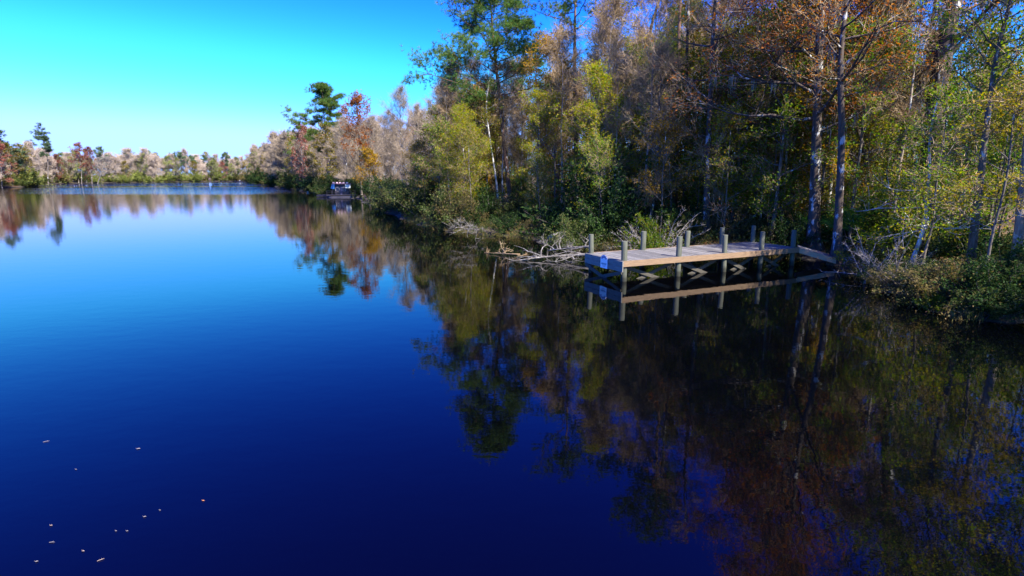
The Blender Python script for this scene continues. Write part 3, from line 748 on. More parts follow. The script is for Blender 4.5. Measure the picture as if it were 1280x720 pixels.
def shrub_at(x, y, sc, mk, px=None, far=False, prs=None):
    z = max(0, hz(x, y)); px = project((x, y, z + .5))[0]
    o = place_shrub(rr.choice(prs or (shr_far if far else shr)), 'shrub', (x, y, z - .05), rr.uniform(0, 6.28), sc, M[mk])
    o.scale = (sc * rr.uniform(.85, 1.25), sc * rr.uniform(.85, 1.25), sc * rr.uniform(.75, 1.2))
    filler.append((o, {'evergreen': 'dark evergreen bush', 'shrub': 'green bush', 'shrub_tan': 'tan and green bush', 'far_green': 'pale green bush', 'green': 'bright green bush', 'gold': 'yellow bush'}[mk],
                   zone_of(px, far), px, 0, far, 'bush'))
grid.clear()
for x, y, d in scatter(12, (11, 20), (14, 24), (-.3, 1.0), .8, lambda x, y: ang(x, y) < 46, tries=200):
    shrub_at(x, y, rr.uniform(.22, .42), wpick(dict(evergreen=4, shrub=2, shrub_tan=2, green=1)))
for x, y, d in scatter(85, (-12, 45), (12, 66), (.2, 9), 1.25, lambda x, y: ang(x, y) < 45 and not (12.2 < x < 16.5 and 24.5 < y < 29)):
    k = wpick(dict(evergreen=4, shrub=4, shrub_tan=1.3, green=1))
    shrub_at(x, y, rr.uniform(.45, .95) * (1.25 if d > 3 else .8) * (.5 if y < 26 and d < 3 else 1), k)
for x, y, d in scatter(46, (-45, 10), (62, 130), (.0, 4.5), 1.6, lambda x, y: not (396 < project((x, y, .5))[0] < 475 and y < 109), tries=300):
    shrub_at(x, y, rr.uniform(.9, 1.5), wpick(dict(evergreen=3, shrub=4, shrub_tan=1.5)))
for x, y, d in scatter(52, (-150, -30), (125, 330), (.1, 4.5), 2.2, lambda x, y: x / y < -.2, 300):
    shrub_at(x, y, rr.uniform(.7, 1.3), wpick(dict(evergreen=3, shrub=3, shrub_tan=1.5)), far=True)
for x, y, d in scatter(95, (-330, 60), (110, 520), (.1, 4), 2.8, lambda x, y: (x < -150 or y > 380) and x / y < -.25 and x / y > -1.05, 400):
    z = .2; px = project((x, y, 1))[0]
    shrub_at(x, y, rr.uniform(.9, 1.7), wpick(dict(far_green=5, shrub_tan=2, shrub=2)), far=True)
    # the far shore counts from its own landmarks
    o, de, zp, ppx, dd, fr, c = filler[-1]; filler[-1] = (o, de, zone_of(ppx, True), ppx, dd, True, c)

# labels for the filler: rank within kind and zone, so each label points at one plant
ORD = ['first', 'second', 'third', 'fourth', 'fifth', 'sixth', 'seventh', 'eighth', 'ninth', 'tenth', 'eleventh', 'twelfth', 'thirteenth', 'fourteenth', 'fifteenth', 'sixteenth', 'seventeenth', 'eighteenth', 'nineteenth', 'twentieth']
buckets = {}
for f in filler: 
    deep = f[4] > 13 or f[2].endswith('beyond the photo')
    buckets.setdefault((f[1], f[2], deep), []).append(f)
for (desc, zp, deep), fs in buckets.items():
    fs.sort(key=lambda f: f[3])
    for i, f in enumerate(fs):
        o = f[0]
        plural = {'tree': 'trees', 'sapling': 'saplings', 'bush': 'bushes'}[f[6]]
        if deep:
            tag(o, f'{desc} deep in the woods {zp}', f[6], f'{desc}s deep in the woods {zp}')
        elif len(fs) == 1: tag(o, f'only {desc} {zp}', f[6], f'{plural} along the river banks')
        else: tag(o, f'{ORD[min(i, 19)]} {desc} from the left {zp}', f[6], f'{plural} along the river banks')

# ------------------------------------------------------------------ named small plants
def sh(px, py, sc, mk, label, pr=None, name='shrub', cat='bush', D=None, stem=None, scz=None):
    p = ground(px, py) if D is None else at(px, py, D)
    z = hz(p[0], p[1]); z = max(z, 0)
    o = place_shrub(pr or shr[rr.randrange(4)], name, (p[0], p[1], z - .04), rr.uniform(0, 6.28), sc, M[mk] if mk else None, stem)
    if scz: o.scale[2] = scz
    return tag(o, label, cat)
sh(722, 300, .8, 'shrub', 'leafy bush growing through the bleached fallen branches', D=31.5)
sh(742, 285, 1.9, 'evergreen', 'large dark holly bush behind the left end of the dock', D=36)
sh(762, 285, 1.5, 'evergreen', 'second dark holly bush close behind the dock, right of the larger one', D=35)
sh(535, 276, 1.5, 'shrub', 'big rounded green bush hanging over the water left of the tallest pine')
sh(575, 288, 1.1, 'shrub_tan', 'tan bush with drooping twigs at the water edge below the tallest pine')
sh(556, 286, 1.2, 'shrub', 'green bush just left of the tan bush at the water edge')
sh(600, 284, 1.0, 'evergreen', 'dark low bush just right of the tan bush at the water edge')
sh(510, 272, 1.3, 'shrub', 'low green bush by the pale slanting dead snag')
sh(832, 290, 1.05, None, 'leafless grey twiggy bush behind the middle of the dock', brush[0], 'brush', 'bush', D=32, stem=M['twig_pale'])
sh(800, 296, .75, None, 'smaller leafless twiggy bush behind the dock near its second post', brush[1], 'brush', 'bush', D=31, stem=M['twig_pale'])
sh(1106, 356, 1.0, None, 'grey dead bush standing in shallow water right of the flared cypress', brush[1], 'brush', 'bush', stem=M['twig_pale'])
sh(1118, 364, .6, None, 'low tangle of dead twigs in front of the grey dead bush', brush[0], 'brush', 'bush', stem=M['dead_wood'])
sh(1175, 383, .75, 'shrub_tan', 'drooping tan and green bush over the water at the lower bank', scz=.5)
sh(1225, 392, .75, 'evergreen', 'dark green bush over the water, right of the drooping tan bush', scz=.6)
sh(1262, 396, .8, 'shrub', 'green bush at the right edge of the photo over the water', scz=.62)
sh(1150, 372, .6, 'shrub', 'small green bush left of the drooping tan bush', scz=.4)
sh(1245, 372, .9, 'evergreen', 'dark bush behind the green bush at the right edge', scz=.7)
sh(1248, 400, .6, 'evergreen', 'low dark bush at the foot of the green right-edge bush', scz=.42)
sh(1278, 388, .8, 'evergreen', 'dark bush cut off by the right edge of the photo', scz=.6)
sh(1232, 380, .6, 'shrub', 'small green bush between the dark bushes of the lower bank', scz=.4)
sh(1200, 380, .7, 'grass', 'straw-coloured grassy clump between the two overhanging bushes', scz=.5)
sh(1076, 340, .55, 'green', 'bright green low bush just right of the flared cypress foot', scz=.35)
sh(820, 318, .8, 'green', 'leafy green bush poking up behind the second dock bay', scz=.9, D=28.5)
for px, py, D, i, sc, lab in ((1062, 285, 29, 0, 1.5, 'green fan palmetto between the flared cypress and the crooked trunk'), (1035, 292, 30.5, 0, 1.25, 'green fan palmetto between the two big cypresses'),
                              (1000, 290, 32, 0, 1.2, 'palmetto left of the thick lichened cypress'), (1240, 250, 27, 1, 1.35, 'tall dark cabbage palm behind the leaning grey trunk'),
                              (1215, 230, 29, 1, 1.5, 'cabbage palm with pale green fronds left of the dark one'), (1088, 290, 31, 0, 1.1, 'low palmetto behind the grey dead bush')):
    p = at(px, py, D); z = hz(p[0], p[1])
    o = place_shrub(palms[i], 'palmetto', (p[0], p[1], z), rr.uniform(0, 6.28), sc, M['palm'])
    tag(o, lab, 'palm')

# dead wood: fallen branches, log, snags
def branchy(rng, path, r0, n, L, up=.1, twigs=0):
    mb = MB(); P = interp_path(path, 10)
    mb.tube(P, np.linspace(r0, r0 * .25, 10), 7)
    for i in range(n):
        p = pt(P, rng.uniform(.1, 1)); t = unit(P[-1] - P[0])
        d = t * .5 + rng.normal(0, .7, 3); d[2] = abs(d[2]) * .22 + .02
        q = limb(p, d, L * rng.uniform(.4, 1.2), 6, -up * .6, .25, rng); q[:, 2] = np.maximum(q[:, 2], .0 - P[0][2] * 0)
        mb.tube(q, np.linspace(r0 * .38, .008, 7), 5, False)
        for k in range(3):
            s0 = pt(q, rng.uniform(.3, .95)); dd = unit(q[-1] - q[0]) + rng.normal(0, .7, 3); dd[2] = abs(dd[2]) * .5
            s = limb(s0, dd, L * rng.uniform(.15, .45), 4, -.05, .25, rng); s[:, 2] = np.maximum(s[:, 2], .02)
            mb.tube(s, np.linspace(.014, .005, 5), 4, False)
            if twigs: mb.spikes(np.repeat(s[1:], twigs, 0), rng.normal(0, 1, (4 * twigs, 3)) + [0, 0, .3], .3, .006)
    return mb
def dead(name, label, cat, path, r0, n, L, seed, mat='dead_wood', twigs=0):
    base = np.array(path[0], float)
    P = [np.array(p, float) - [base[0], base[1], 0] for p in path]
    root = empty(name, (base[0], base[1], 0))
    o = branchy(np.random.default_rng(seed), P, r0, n, L, twigs=twigs).build('branches', M[mat], root, True)
    return tag(root, label, cat)
g = lambda px, py, z=.05: list(ground(px, py, z))
dead('fallen_tree', 'bleached fallen treetop lying in the water left of the dock', 'fallen tree', [g(742, 318, .35), g(712, 319, .25), g(680, 321, .15), g(650, 325, .04)], .085, 14, 1.5, 71, twigs=1)
dead('fallen_tree', 'second bleached fallen limb behind the treetop left of the dock', 'fallen tree', [g(738, 308, .7), g(712, 310, .5), g(685, 313, .3)], .07, 9, 1.2, 72, twigs=1)
dead('fallen_branch', 'thin dark branches sticking out of the water below the tallest pine', 'branch', [g(650, 318, .12), g(630, 317, .1), g(610, 316, .05)], .04, 6, 1.0, 73, 'twig_grey', 1)
dead('fallen_log', 'sunlit fallen log on the bank above the bleached branches', 'log', [g(688, 298, .6), list(at(715, 286, 37)), list(at(738, 275, 38))], .20, 3, .8, 74)
dead('dead_snag', 'pale slanting dead snag at the water edge right of the houseboat', 'snag', [g(508, 266, .1), list(at(498, 252, 64)), list(at(485, 238, 66))], .12, 7, 1.6, 75, twigs=1)
dead('dead_snag', 'upright pale dead stems behind the slanting snag', 'snag', [g(505, 262, .2), list(at(507, 240, 70)), list(at(500, 215, 71))], .12, 8, 1.8, 76, twigs=1)
dead('fallen_branch', 'spray of dead twigs dipping in the water beside the tan bush', 'branch', [g(600, 288, .3), g(588, 286, .7), g(572, 284, 1.2)], .05, 12, 1.6, 77, twigs=2)
dead('fallen_branch', 'pale thin branch on the low bank at the right edge', 'branch', [list(at(1270, 345, 18.5)), list(at(1250, 350, 18)), list(at(1225, 352, 17.6))], .03, 4, .8, 78)
dead('leaning_snag', 'dark slanting dead trunk behind the dock', 'snag', [list(at(905, 300, 33)), list(at(930, 272, 34)), list(at(948, 245, 34))], .11, 5, 1.4, 79, 'bark_grey')
dead('vine_stems', 'white forked stems at the foot of the tallest pine', 'stems', [g(646, 284, .3), list(at(636, 255, 53)), list(at(628, 232, 53.5))], .10, 8, 1.9, 80, 'dead_wood', 1)

# stuff: ground cover along both banks and the depth of the wood
def cover(name, n, xr, yr, sdr, leaf, mat, label_kind='stuff', hmax=.7, cond=lambda x, y: np.ones_like(x, bool), seed=1):
    rng = np.random.default_rng(seed)
    k = n // 24
    cx = rng.uniform(*xr, k * 10); cy = rng.uniform(*yr, k * 10); s = signed(cx, cy)
    ok = (s > sdr[0]) & (s < sdr[1]) & cond(cx, cy); cx, cy = cx[ok][:k], cy[ok][:k]
    hz_ = np.maximum(height(cx, cy), 0)
    c = np.repeat(np.stack([cx, cy, hz_], 1), 24, 0)
    r_ = np.repeat(rng.uniform(.15, 1.0, len(cx)) ** 1.5, 24)
    off = rng.normal(0, .22, (len(c), 3)) * r_[:, None] * 1.6; off[:, 2] = np.abs(off[:, 2]) * hmax / .35
    mb = MB()
    h_ = len(c) // 3
    mb.leaves(c[h_:] + off[h_:], rng.normal(0, 1, (len(c) - h_, 3)), rng.normal(0, .6, (len(c) - h_, 3)) + [0, 0, 1], leaf * rng.uniform(.6, 1.5, len(c) - h_))
    mb.spikes(c[:h_] + off[:h_] * [1, 1, 0], rng.normal(0, .45, (h_, 3)) + [0, 0, 1], rng.uniform(.2, .8, h_) * hmax, .008)
    return tag(mb.build(name, mat), kind='stuff')
nodock = lambda x, y: ~((x > 12.4) & (x < 16.2) & (y > 24.6) & (y < 28.6))
cover('undergrowth', 60000, (-10, 42), (10, 66), (-.6, 12), .10, M['shrub'], cond=nodock, seed=51)
cover('bank_grass', 30000, (-10, 30), (12, 66), (-.6, 3), .07, M['grass'], cond=nodock, seed=52, hmax=.55)
cover('leaf_litter', 30000, (0, 45), (12, 60), (.6, 25), .10, leaf_mat('litter', [(.20, .075, .03), (.14, .06, .03), (.26, .12, .05), (.10, .06, .03)], .2), seed=53, hmax=.03, cond=nodock)
cover('low_growth', 26000, (-150, 5), (62, 340), (-.3, 6), .30, M['shrub'], cond=lambda x, y: x / y < .1, seed=54, hmax=1.3)
cover('shore_growth', 60000, (-330, 60), (110, 520), (-.3, 7), .45, M['far_green'], cond=lambda x, y: ((x < -150) | (y > 380)), seed=55, hmax=2.0)

def deep_woods(name, n, ntr, xr, yr, sdr, leaf, mats, hgt, seed, cond):
    rng = np.random.default_rng(seed); mb, tb = MB(), MB()
    cx = rng.uniform(*xr, n); cy = rng.uniform(*yr, n); s = signed(cx, cy)
    ok = (s > sdr[0]) & (s < sdr[1]) & cond(cx, cy); cx, cy = cx[ok], cy[ok]
    z = height(cx, cy); k = 30
    c = np.repeat(np.stack([cx, cy, z + rng.uniform(.02, 1, len(cx)) ** 1.6 * hgt], 1), k, 0) + rng.normal(0, .5, (len(cx) * k, 3))
    mb.leaves(c, rng.normal(0, 1, (len(c), 3)), rng.normal(0, .6, (len(c), 3)) + [0, 0, 1], leaf * rng.uniform(.6, 1.4, len(c)))
    for i in range(min(ntr, len(cx))):
        p = np.array([cx[i], cy[i], z[i] - .3]); h = hgt * rng.uniform(.8, 1.5)
        mb.tube([p, p + [rng.normal(0, .2), rng.normal(0, .2), h * .5], p + [rng.normal(0, .5), rng.normal(0, .5), h]], [.12, .09, .03], 5)
    return tag(mb.build(name, mats), kind='stuff')
deep_woods('deep_woods', 6500, 260, (-15, 85), (20, 110), (20, 46), .26, M['shrub'], 6.5, 61, lambda x, y: (x / y > -.1) & (x / y < .95))
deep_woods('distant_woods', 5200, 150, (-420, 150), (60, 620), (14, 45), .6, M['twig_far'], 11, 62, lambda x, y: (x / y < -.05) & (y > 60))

# ------------------------------------------------------------------ the dock
M['deck'] = wood_mat('deck', (.075, .075, .073), (.175, .17, .162), .38, (8, 1.0, 8))
M['beam'] = wood_mat('beam', (.13, .085, .05), (.27, .18, .105), .12, (.9, 9, 9))
M['end_board'] = wood_mat('end_board', (.12, .12, .10), (.24, .235, .21), .12, (9, .9, 9))
M['post'] = wood_mat('post', (.05, .058, .042), (.115, .125, .09), .3, (5, 5, .8))
def stain(mat):
    nt = mat.node_tree; b = next(n for n in nt.nodes if n.type == 'BSDF_PRINCIPLED')
    src = b.inputs['Base Color'].links[0].from_socket
    g_ = N(nt, 'ShaderNodeNewGeometry'); x_ = N(nt, 'ShaderNodeSeparateXYZ'); nt.links.new(g_.outputs['Position'], x_.inputs[0])
    n_ = noise(nt, 7, 3, .6); ma = N(nt, 'ShaderNodeMath', operation='MULTIPLY_ADD'); nt.links.new(n_.outputs['Fac'], ma.inputs[0]); ma.inputs[1].default_value = -.25; nt.links.new(x_.outputs['Z'], ma.inputs[2])
    r_ = ramp(nt, [(.02, (1, 1, 1)), (.16, (0, 0, 0))], ma.outputs[0])
    mx = N(nt, 'ShaderNodeMix', data_type='RGBA'); nt.links.new(r_.outputs[0], mx.inputs[0]); nt.links.new(src, mx.inputs[6]); mx.inputs[7].default_value = (.022, .024, .014, 1)
    nt.links.new(mx.outputs[2], b.inputs['Base Color'])
stain(M['post'])
M['post_top'] = wood_mat('post_top', (.22, .22, .18), (.38, .37, .31), .2, (4, 4, 4))
M['brace'] = wood_mat('brace', (.035, .032, .024), (.08, .073, .056), .2, (3, 3, 3))
O = ground(779, 351.5); E = ground(989, 331.5)
Lv = unit(E - O); Wv = np.array([-Lv[1], Lv[0], 0]); DL = float(np.linalg.norm(E - O)) + .35; DW = 2.75; DZ = .83
dock = empty('dock', O + Lv * -.15 - Wv * .18, math.atan2(Lv[1], Lv[0]))
tag(dock, 'long wooden boat dock with round posts standing in the dark water', 'dock')
mb = MB(); n = int(DL / .15); rng = np.random.default_rng(3)
for i in range(n):
    x0 = i * DL / n
    dz = rng.normal(0, .0025)
    mb.box((x0 + .004, .045 + rng.uniform(0, .01), DZ - .04 + dz), (x0 + DL / n - .004, DW - .045 - rng.uniform(0, .01), DZ + dz))
mb.build('deck', M['deck'], dock)
mb = MB(); mb.box((0, 0, DZ - .22), (DL, .042, DZ + .012)); mb.build('front_beam', M['beam'], dock)
mb = MB(); mb.box((0, DW - .042, DZ - .22), (DL, DW, DZ + .012)); mb.build('rear_beam', M['beam'], dock)
for k in range(2):
    mb = MB(); mb.box((-.045, 0 - .004 * k, DZ - .21 - .215 * k), (-.003 - .004 * k, DW, DZ - .005 - .215 * k)); mb.build('end_board', M['end_board'], dock)
mb = MB(); mb.box((DL + .003, .01, DZ - .22), (DL + .045, DW - .01, DZ + .005)); mb.build('end_board', M['end_board'], dock)
for yy in (.5, 1.0, 1.6, 2.2):
    mb = MB(); mb.box((.01, yy, DZ - .23), (DL - .01, yy + .045, DZ - .05)); mb.build('joist', M['brace'], dock)
fx = [.17, .17 + (DL - .35) * .287, .17 + (DL - .35) * .555, .17 + (DL - .35) * .785, DL - .18]
prng = np.random.default_rng(9)
postx = []
for row in (0, 1):
    for i, x in enumerate(fx):
        y = .185 if row == 0 else DW - .185
        r_ = .112 + prng.uniform(-.006, .008); top = DZ + .80 + prng.uniform(-.05, .05)
        a = np.arange(14) / 14 * 2 * math.pi
        lean = prng.normal(0, .012, 2)
        mb = MB()
        mb.tube([[x - lean[0], y - lean[1], -1.4], [x, y, .2], [x + lean[0], y + lean[1], top - .02], [x + lean[0], y + lean[1], top]], [r_ * 1.04, r_ * 1.02, r_, r_ * .93], 16)
        o = mb.build('post', M['post'], dock, False)
        for p in o.data.polygons: p.use_smooth = len(p.vertices) == 4
        postx.append((x, y))
def brace(a, b):
    mb = MB(); mb.beam(a, b, .045, .14); mb.build('cross_brace', M['brace'], dock)
zt, zb = DZ - .36, -.32
brace((-.02, .10, zt - .1), (-.02, DW - .1, zb)); brace((-.07, DW - .10, zt - .1), (-.07, .1, zb))
for i in range(4):
    x0, x1 = fx[i] + .1, fx[i + 1] - .1
    brace((x0, .36, zt + .1), (x1, .36, zb)); brace((x1, .42, zt + .1), (x0, .42, zb))

# gangway to the shore
A = np.array(dock.location) + Lv * (DL + .06) + Wv * .02
B = np.array(ground(1036, 324, .36)); A[2] = DZ
gv = B - A; gv[2] = 0; gl = float(np.linalg.norm(gv)) + .3; gd = unit(gv); gn = np.array([-gd[1], gd[0], 0])
gang = empty('gangway', (A[0], A[1], 0), math.atan2(gd[1], gd[0]))
tag(gang, 'sunlit wooden gangway sloping down from the dock to the shore', 'gangway')
z0, z1 = DZ - .05, .36
def gz(v): 
    v = v.copy(); v[:, 2] += z0 + (z1 - z0) * v[:, 0] / gl; return v
mb = MB(); k = int(gl / .15)
for i in range(k): mb.box((i * gl / k + .004, .05, -.01), (i * gl / k + gl / k - .004, 1.35, .028), gz)
mb.build('deck', M['deck'], gang)
for yy in (0, 1.36):
    mb = MB(); mb.box((0, yy, -.2), (gl, yy + .045, .035), gz); mb.build('side_beam', wood_mat('ramp_beam', (.34, .21, .10), (.56, .38, .20), .1, (.9, 9, 9)), gang)

# sign on the dock end
sg = empty('dock_sign', np.array(dock.location) + Lv * -.066 + Wv * 1.25 + [0, 0, DZ - .44], math.atan2(Lv[1], Lv[0]))
tag(sg, 'small white arched notice sign with purple and teal lettering on the dock end', 'sign')
W2, HH = .25, .54
def outline(w, h, k=14):
    pts = [(-w, 0), (w, 0)]
    for i in range(k + 1):
        a = math.pi * i / k
        pts.append((w * math.cos(a), h - w * .75 + w * .75 * math.sin(a)))
    return pts
def flat(pts, x0, x1):      # a plate in the local y-z plane, from x0 (front) back to x1
    mb = MB(); n = len(pts)
    v = [(x0, -p[0], p[1]) for p in pts] + [(x1, -p[0], p[1]) for p in pts]
    c0 = np.mean([p[1] for p in pts]); v += [(x0, 0, c0), (x1, 0, c0)]
    f3 = []
    for i in range(n):
        j = (i + 1) % n; f3 += [[2 * n, i, j], [2 * n + 1, n + j, n + i]]
    mb.add(v, f3, [[i, n + i, n + (i + 1) % n, (i + 1) % n] for i in range(n)])
    return mb
flat(outline(W2 + .012, HH + .012), 0, .016).build('backing', paint_mat('sign_edge', (.03, .03, .16)), sg)
flat(outline(W2, HH), -.006, -.001).build('plate', paint_mat('sign_white', (.90, .90, .86), .4, .03), sg)
mb = MB(); srng = np.random.default_rng(4)
for i in range(13):          # arched heading
    a = math.radians(158 - i * 136 / 12)
    cy, cz = .175 * math.cos(a), HH - .20 + .135 * math.sin(a)
    t = a - math.pi / 2
    def Mr(v, cy=cy, cz=cz, t=t):
        y, z = v[:, 1].copy(), v[:, 2].copy()
        return np.stack([v[:, 0], -(cy + y * math.cos(t) - z * math.sin(t)), cz + y * math.sin(t) + z * math.cos(t)], 1)
    mb.box((-.010, -.016, -.045), (-.007, -.001, .045), Mr); mb.box((-.010, -.001, -.035 + .03 * (i % 3)), (-.007, .013, -.012 + .03 * (i % 3)), Mr)
mb.build('lettering', paint_mat('sign_purple', (.14, .06, .24)), sg)
mb = MB()
for i in range(9):           # teal line
    y = -.18 + i * .041
    mb.box((-.010, y, .16), (-.007, y + .016, .235 if i % 2 == 0 else .215)); mb.box((-.010, y + .016, .16), (-.007, y + .034, .185))
mb.build('lettering', paint_mat('sign_teal', (.01, .22, .30)), sg)
mb = MB()
for rw, zz in enumerate((.115, .065)):
    for i in range(10 - rw * 3):
        y = -.15 + i * .03 + rw * .04
        mb.box((-.010, y, zz), (-.007, y + .007, zz + .028)); mb.box((-.010, y + .007, zz + .01), (-.007, y + .02, zz + .017))
mb.build('lettering', paint_mat('sign_violet', (.20, .16, .42)), sg)

# ------------------------------------------------------------------ boats
hp = ground(428, 246.5)
ha = math.radians(8)
hb = empty('houseboat', hp, ha, .88)
tag(hb, 'dark moored houseboat with striped roof edge and blue tarp', 'houseboat')
dk = paint_mat('boat_dark', (.03, .028, .05)); pu = paint_mat('cabin_purple', (.014, .011, .022))
def loft(secs, mat, name, parent):
    mb = MB(); n = len(secs[0]); v = np.concatenate([np.array(s, float) for s in secs])
    f = []
    for i in range(len(secs) - 1):
        for j in range(n):
            k = (j + 1) % n; f.append([i * n + j, i * n + k, (i + 1) * n + k, (i + 1) * n + j])
    c0, c1 = v[:n].mean(0), v[-n:].mean(0); N0 = len(v)
    v = np.vstack([v, c0, c1])
    f3 = [[(j + 1) % n, j, N0] for j in range(n)] + [[(len(secs) - 1) * n + j, (len(secs) - 1) * n + (j + 1) % n, N0 + 1] for j in range(n)]
    mb.add(v, f3, f); return mb.build(name, mat, parent, False)
def pontoon(y): return [[(x, y + .38 * s * math.cos(a), .05 + .38 * s * math.sin(a)) for a in np.arange(10) * .628] for x, s in ((-2.9, .2), (-2.5, .8), (-2, 1), (2.3, 1), (2.8, .75), (3.1, .2))]
for y in (-1.1, 1.1): loft(pontoon(y), dk, 'pontoon', hb)
mb = MB(); mb.box((-3, -1.6, .42), (3, 1.6, .56)); mb.build('hull_deck', paint_mat('deck_dark', (.035, .03, .035)), hb)
mb = MB(); mb.box((-1.35, -1.1, .562), (1.5, 1.3, 2.75)); cab = mb.build('cabin', pu, hb)
for x in (-.75, .55):
    mb = MB(); mb.box((x - .33, -1.125, 1.35), (x + .33, -1.102, 2.1)); w_ = mb.build('window', paint_mat('dark_glass', (.015, .02, .05), .1), cab)
    mb = MB()
    for a0, a1 in (((x - .38, 1.30), (x + .38, 1.347)), ((x - .38, 2.103), (x + .38, 2.15)), ((x - .38, 1.35), (x - .333, 2.1)), ((x + .333, 1.35), (x + .38, 2.1))):
        mb.box((a0[0], -1.14, a0[1]), (a1[0], -1.102, a1[1]))
    mb.build('frame', paint_mat('window_frame', (.5, .47, .5)), w_)
mb = MB(); mb.box((-.2, -1.13, .57), (.2, -1.102, 2.2)); mb.build('door', paint_mat('boat_door', (.08, .07, .14)), cab)
mb = MB(); mb.box((-1.75, -1.6, 2.752), (1.75, 1.6, 2.90)); mb.build('roof', paint_mat('roof_dark', (.10, .05, .09)), hb)
mb = MB()
for i in range(5): mb.box((-1.6 + i * .68, -1.66, 2.905), (-1.6 + i * .68 + .38, -1.2, 3.18))
mb.build('roof_edge', paint_mat('roof_pink', (.62, .42, .47)), hb)
mb = MB(); mb.beam((-1.7, -1.5, .56), (-1.7, -1.5, 2.75), .06, .06); mb.beam((1.7, -1.5, .56), (1.7, -1.5, 2.75), .06, .06); mb.build('roof_post', dk, hb)
mb = MB(); mb.add([[-2.05, -1.5, 1.85], [-1.25, -1.62, 1.75], [-1.2, -1.62, 2.70], [-1.75, -1.6, 2.74], [-2.05, -1.45, 1.84], [-1.25, -1.57, 1.74], [-1.2, -1.57, 2.69], [-1.75, -1.55, 2.73]], None,
              [[0, 1, 2, 3], [7, 6, 5, 4], [0, 4, 5, 1], [1, 5, 6, 2], [2, 6, 7, 3], [3, 7, 4, 0]]); mb.build('tarp', paint_mat('tarp_blue', (.03, .14, .38)), hb)
mb = MB(); mb.box((.95, -1.63, 1.95), (2.0, -1.59, 2.68)); mb.build('panel', paint_mat('panel_white', (.60, .64, .58)), hb)
mb = MB()
for x in np.linspace(-2.9, 2.9, 7): mb.beam((x, -1.55, .56), (x, -1.55, 1.35), .05, .05)
mb.beam((-2.95, -1.55, 1.37), (2.95, -1.55, 1.37), .05, .05); mb.beam((-2.95, -1.55, .98), (2.95, -1.55, .98), .03, .04); mb.build('railing', paint_mat('rail_grey', (.025, .022, .03)), hb)
rngb = np.random.default_rng(8)
def little_boat(name, label, cat, loc, rz, L, Wd, mat, mat2, extra=None, group=None, flip=False):
    root = empty(name, loc, rz); secs = []
    for x, w, zk in ((-.5, .80, .0), (-.2, 1, -.02), (.15, .95, -.02), (.38, .6, .05), (.5, .08, .22)):
        secs.append([(x * L, -w * Wd / 2, .42), (x * L, -w * Wd * .42, .08 + zk), (x * L, w * Wd * .42, .08 + zk), (x * L, w * Wd / 2, .42), (x * L, w * Wd * .42, .40), (x * L, w * Wd * .34, .16 + zk), (x * L, -w * Wd * .34, .16 + zk), (x * L, -w * Wd * .42, .40)])
    h_ = loft(secs, mat, 'hull', root)
    for x in (-.28, .08):
        mb = MB(); mb.box((x * L, -Wd * .43, .30), (x * L + .28, Wd * .43, .345)); mb.build('seat', mat2, root)
    if extra == 'motor':
        mb = MB(); mb.tube([[-.53 * L, 0, -.3], [-.53 * L, 0, .45], [-.53 * L, 0, .55], [-.54 * L, 0, .95], [-.54 * L, 0, 1.02]], [.05, .07, .17, .2, .08], 10); mb.build('outboard_motor', dk, root)
        mb = MB(); mb.box((-.05 * L, -.35, .34), (.03 * L, .35, 1.0)); mb.build('console', mat2, root)
    if flip: root.rotation_euler = (math.pi, 0, rz); root.location.z += .44
    return tag(root, label, cat, group)
little_boat('motor_boat', 'tiny dark motor boat on the water at the river bend', 'boat', ground(300, 227.2), 0.1, 5.0, 1.9, dk, paint_mat('boat_seat', (.3, .3, .34)), 'motor')
little_boat('skiff', 'low dark skiff tied up left of the houseboat', 'boat', ground(408, 246.2), .05, 3.4, 1.4, dk, paint_mat('skiff_seat', (.12, .12, .14)))
lp = ground(28, 232.2)
little_boat('skiff', 'pale upturned skiff lying on the far shore at the left', 'boat', (lp[0] - 1.2, lp[1] + .6, .25), .35, 3.2, 1.5, paint_mat('skiff_pale', (.72, .66, .64)), paint_mat('skiff_seat_pale', (.6, .55, .5)), flip=True)
bu = empty('mooring_float', ground(385.5, 239.6)); tag(bu, 'small white float on the water left of the houseboat', 'float')
mb = MB(); a = np.linspace(0, math.pi, 9); mb.tube([[0, 0, .22 - .42 * math.cos(t)] for t in a], [.05 + .36 * math.sin(t) for t in a], 12); mb.build('float_body', paint_mat('float_white', (.78, .72, .74)), bu, True)
mb = MB(); mb.tube([[0, 0, .60], [0, 0, .78], [.06, 0, .82]], [.03, .03, .02], 8); mb.build('ring', dk, bu)

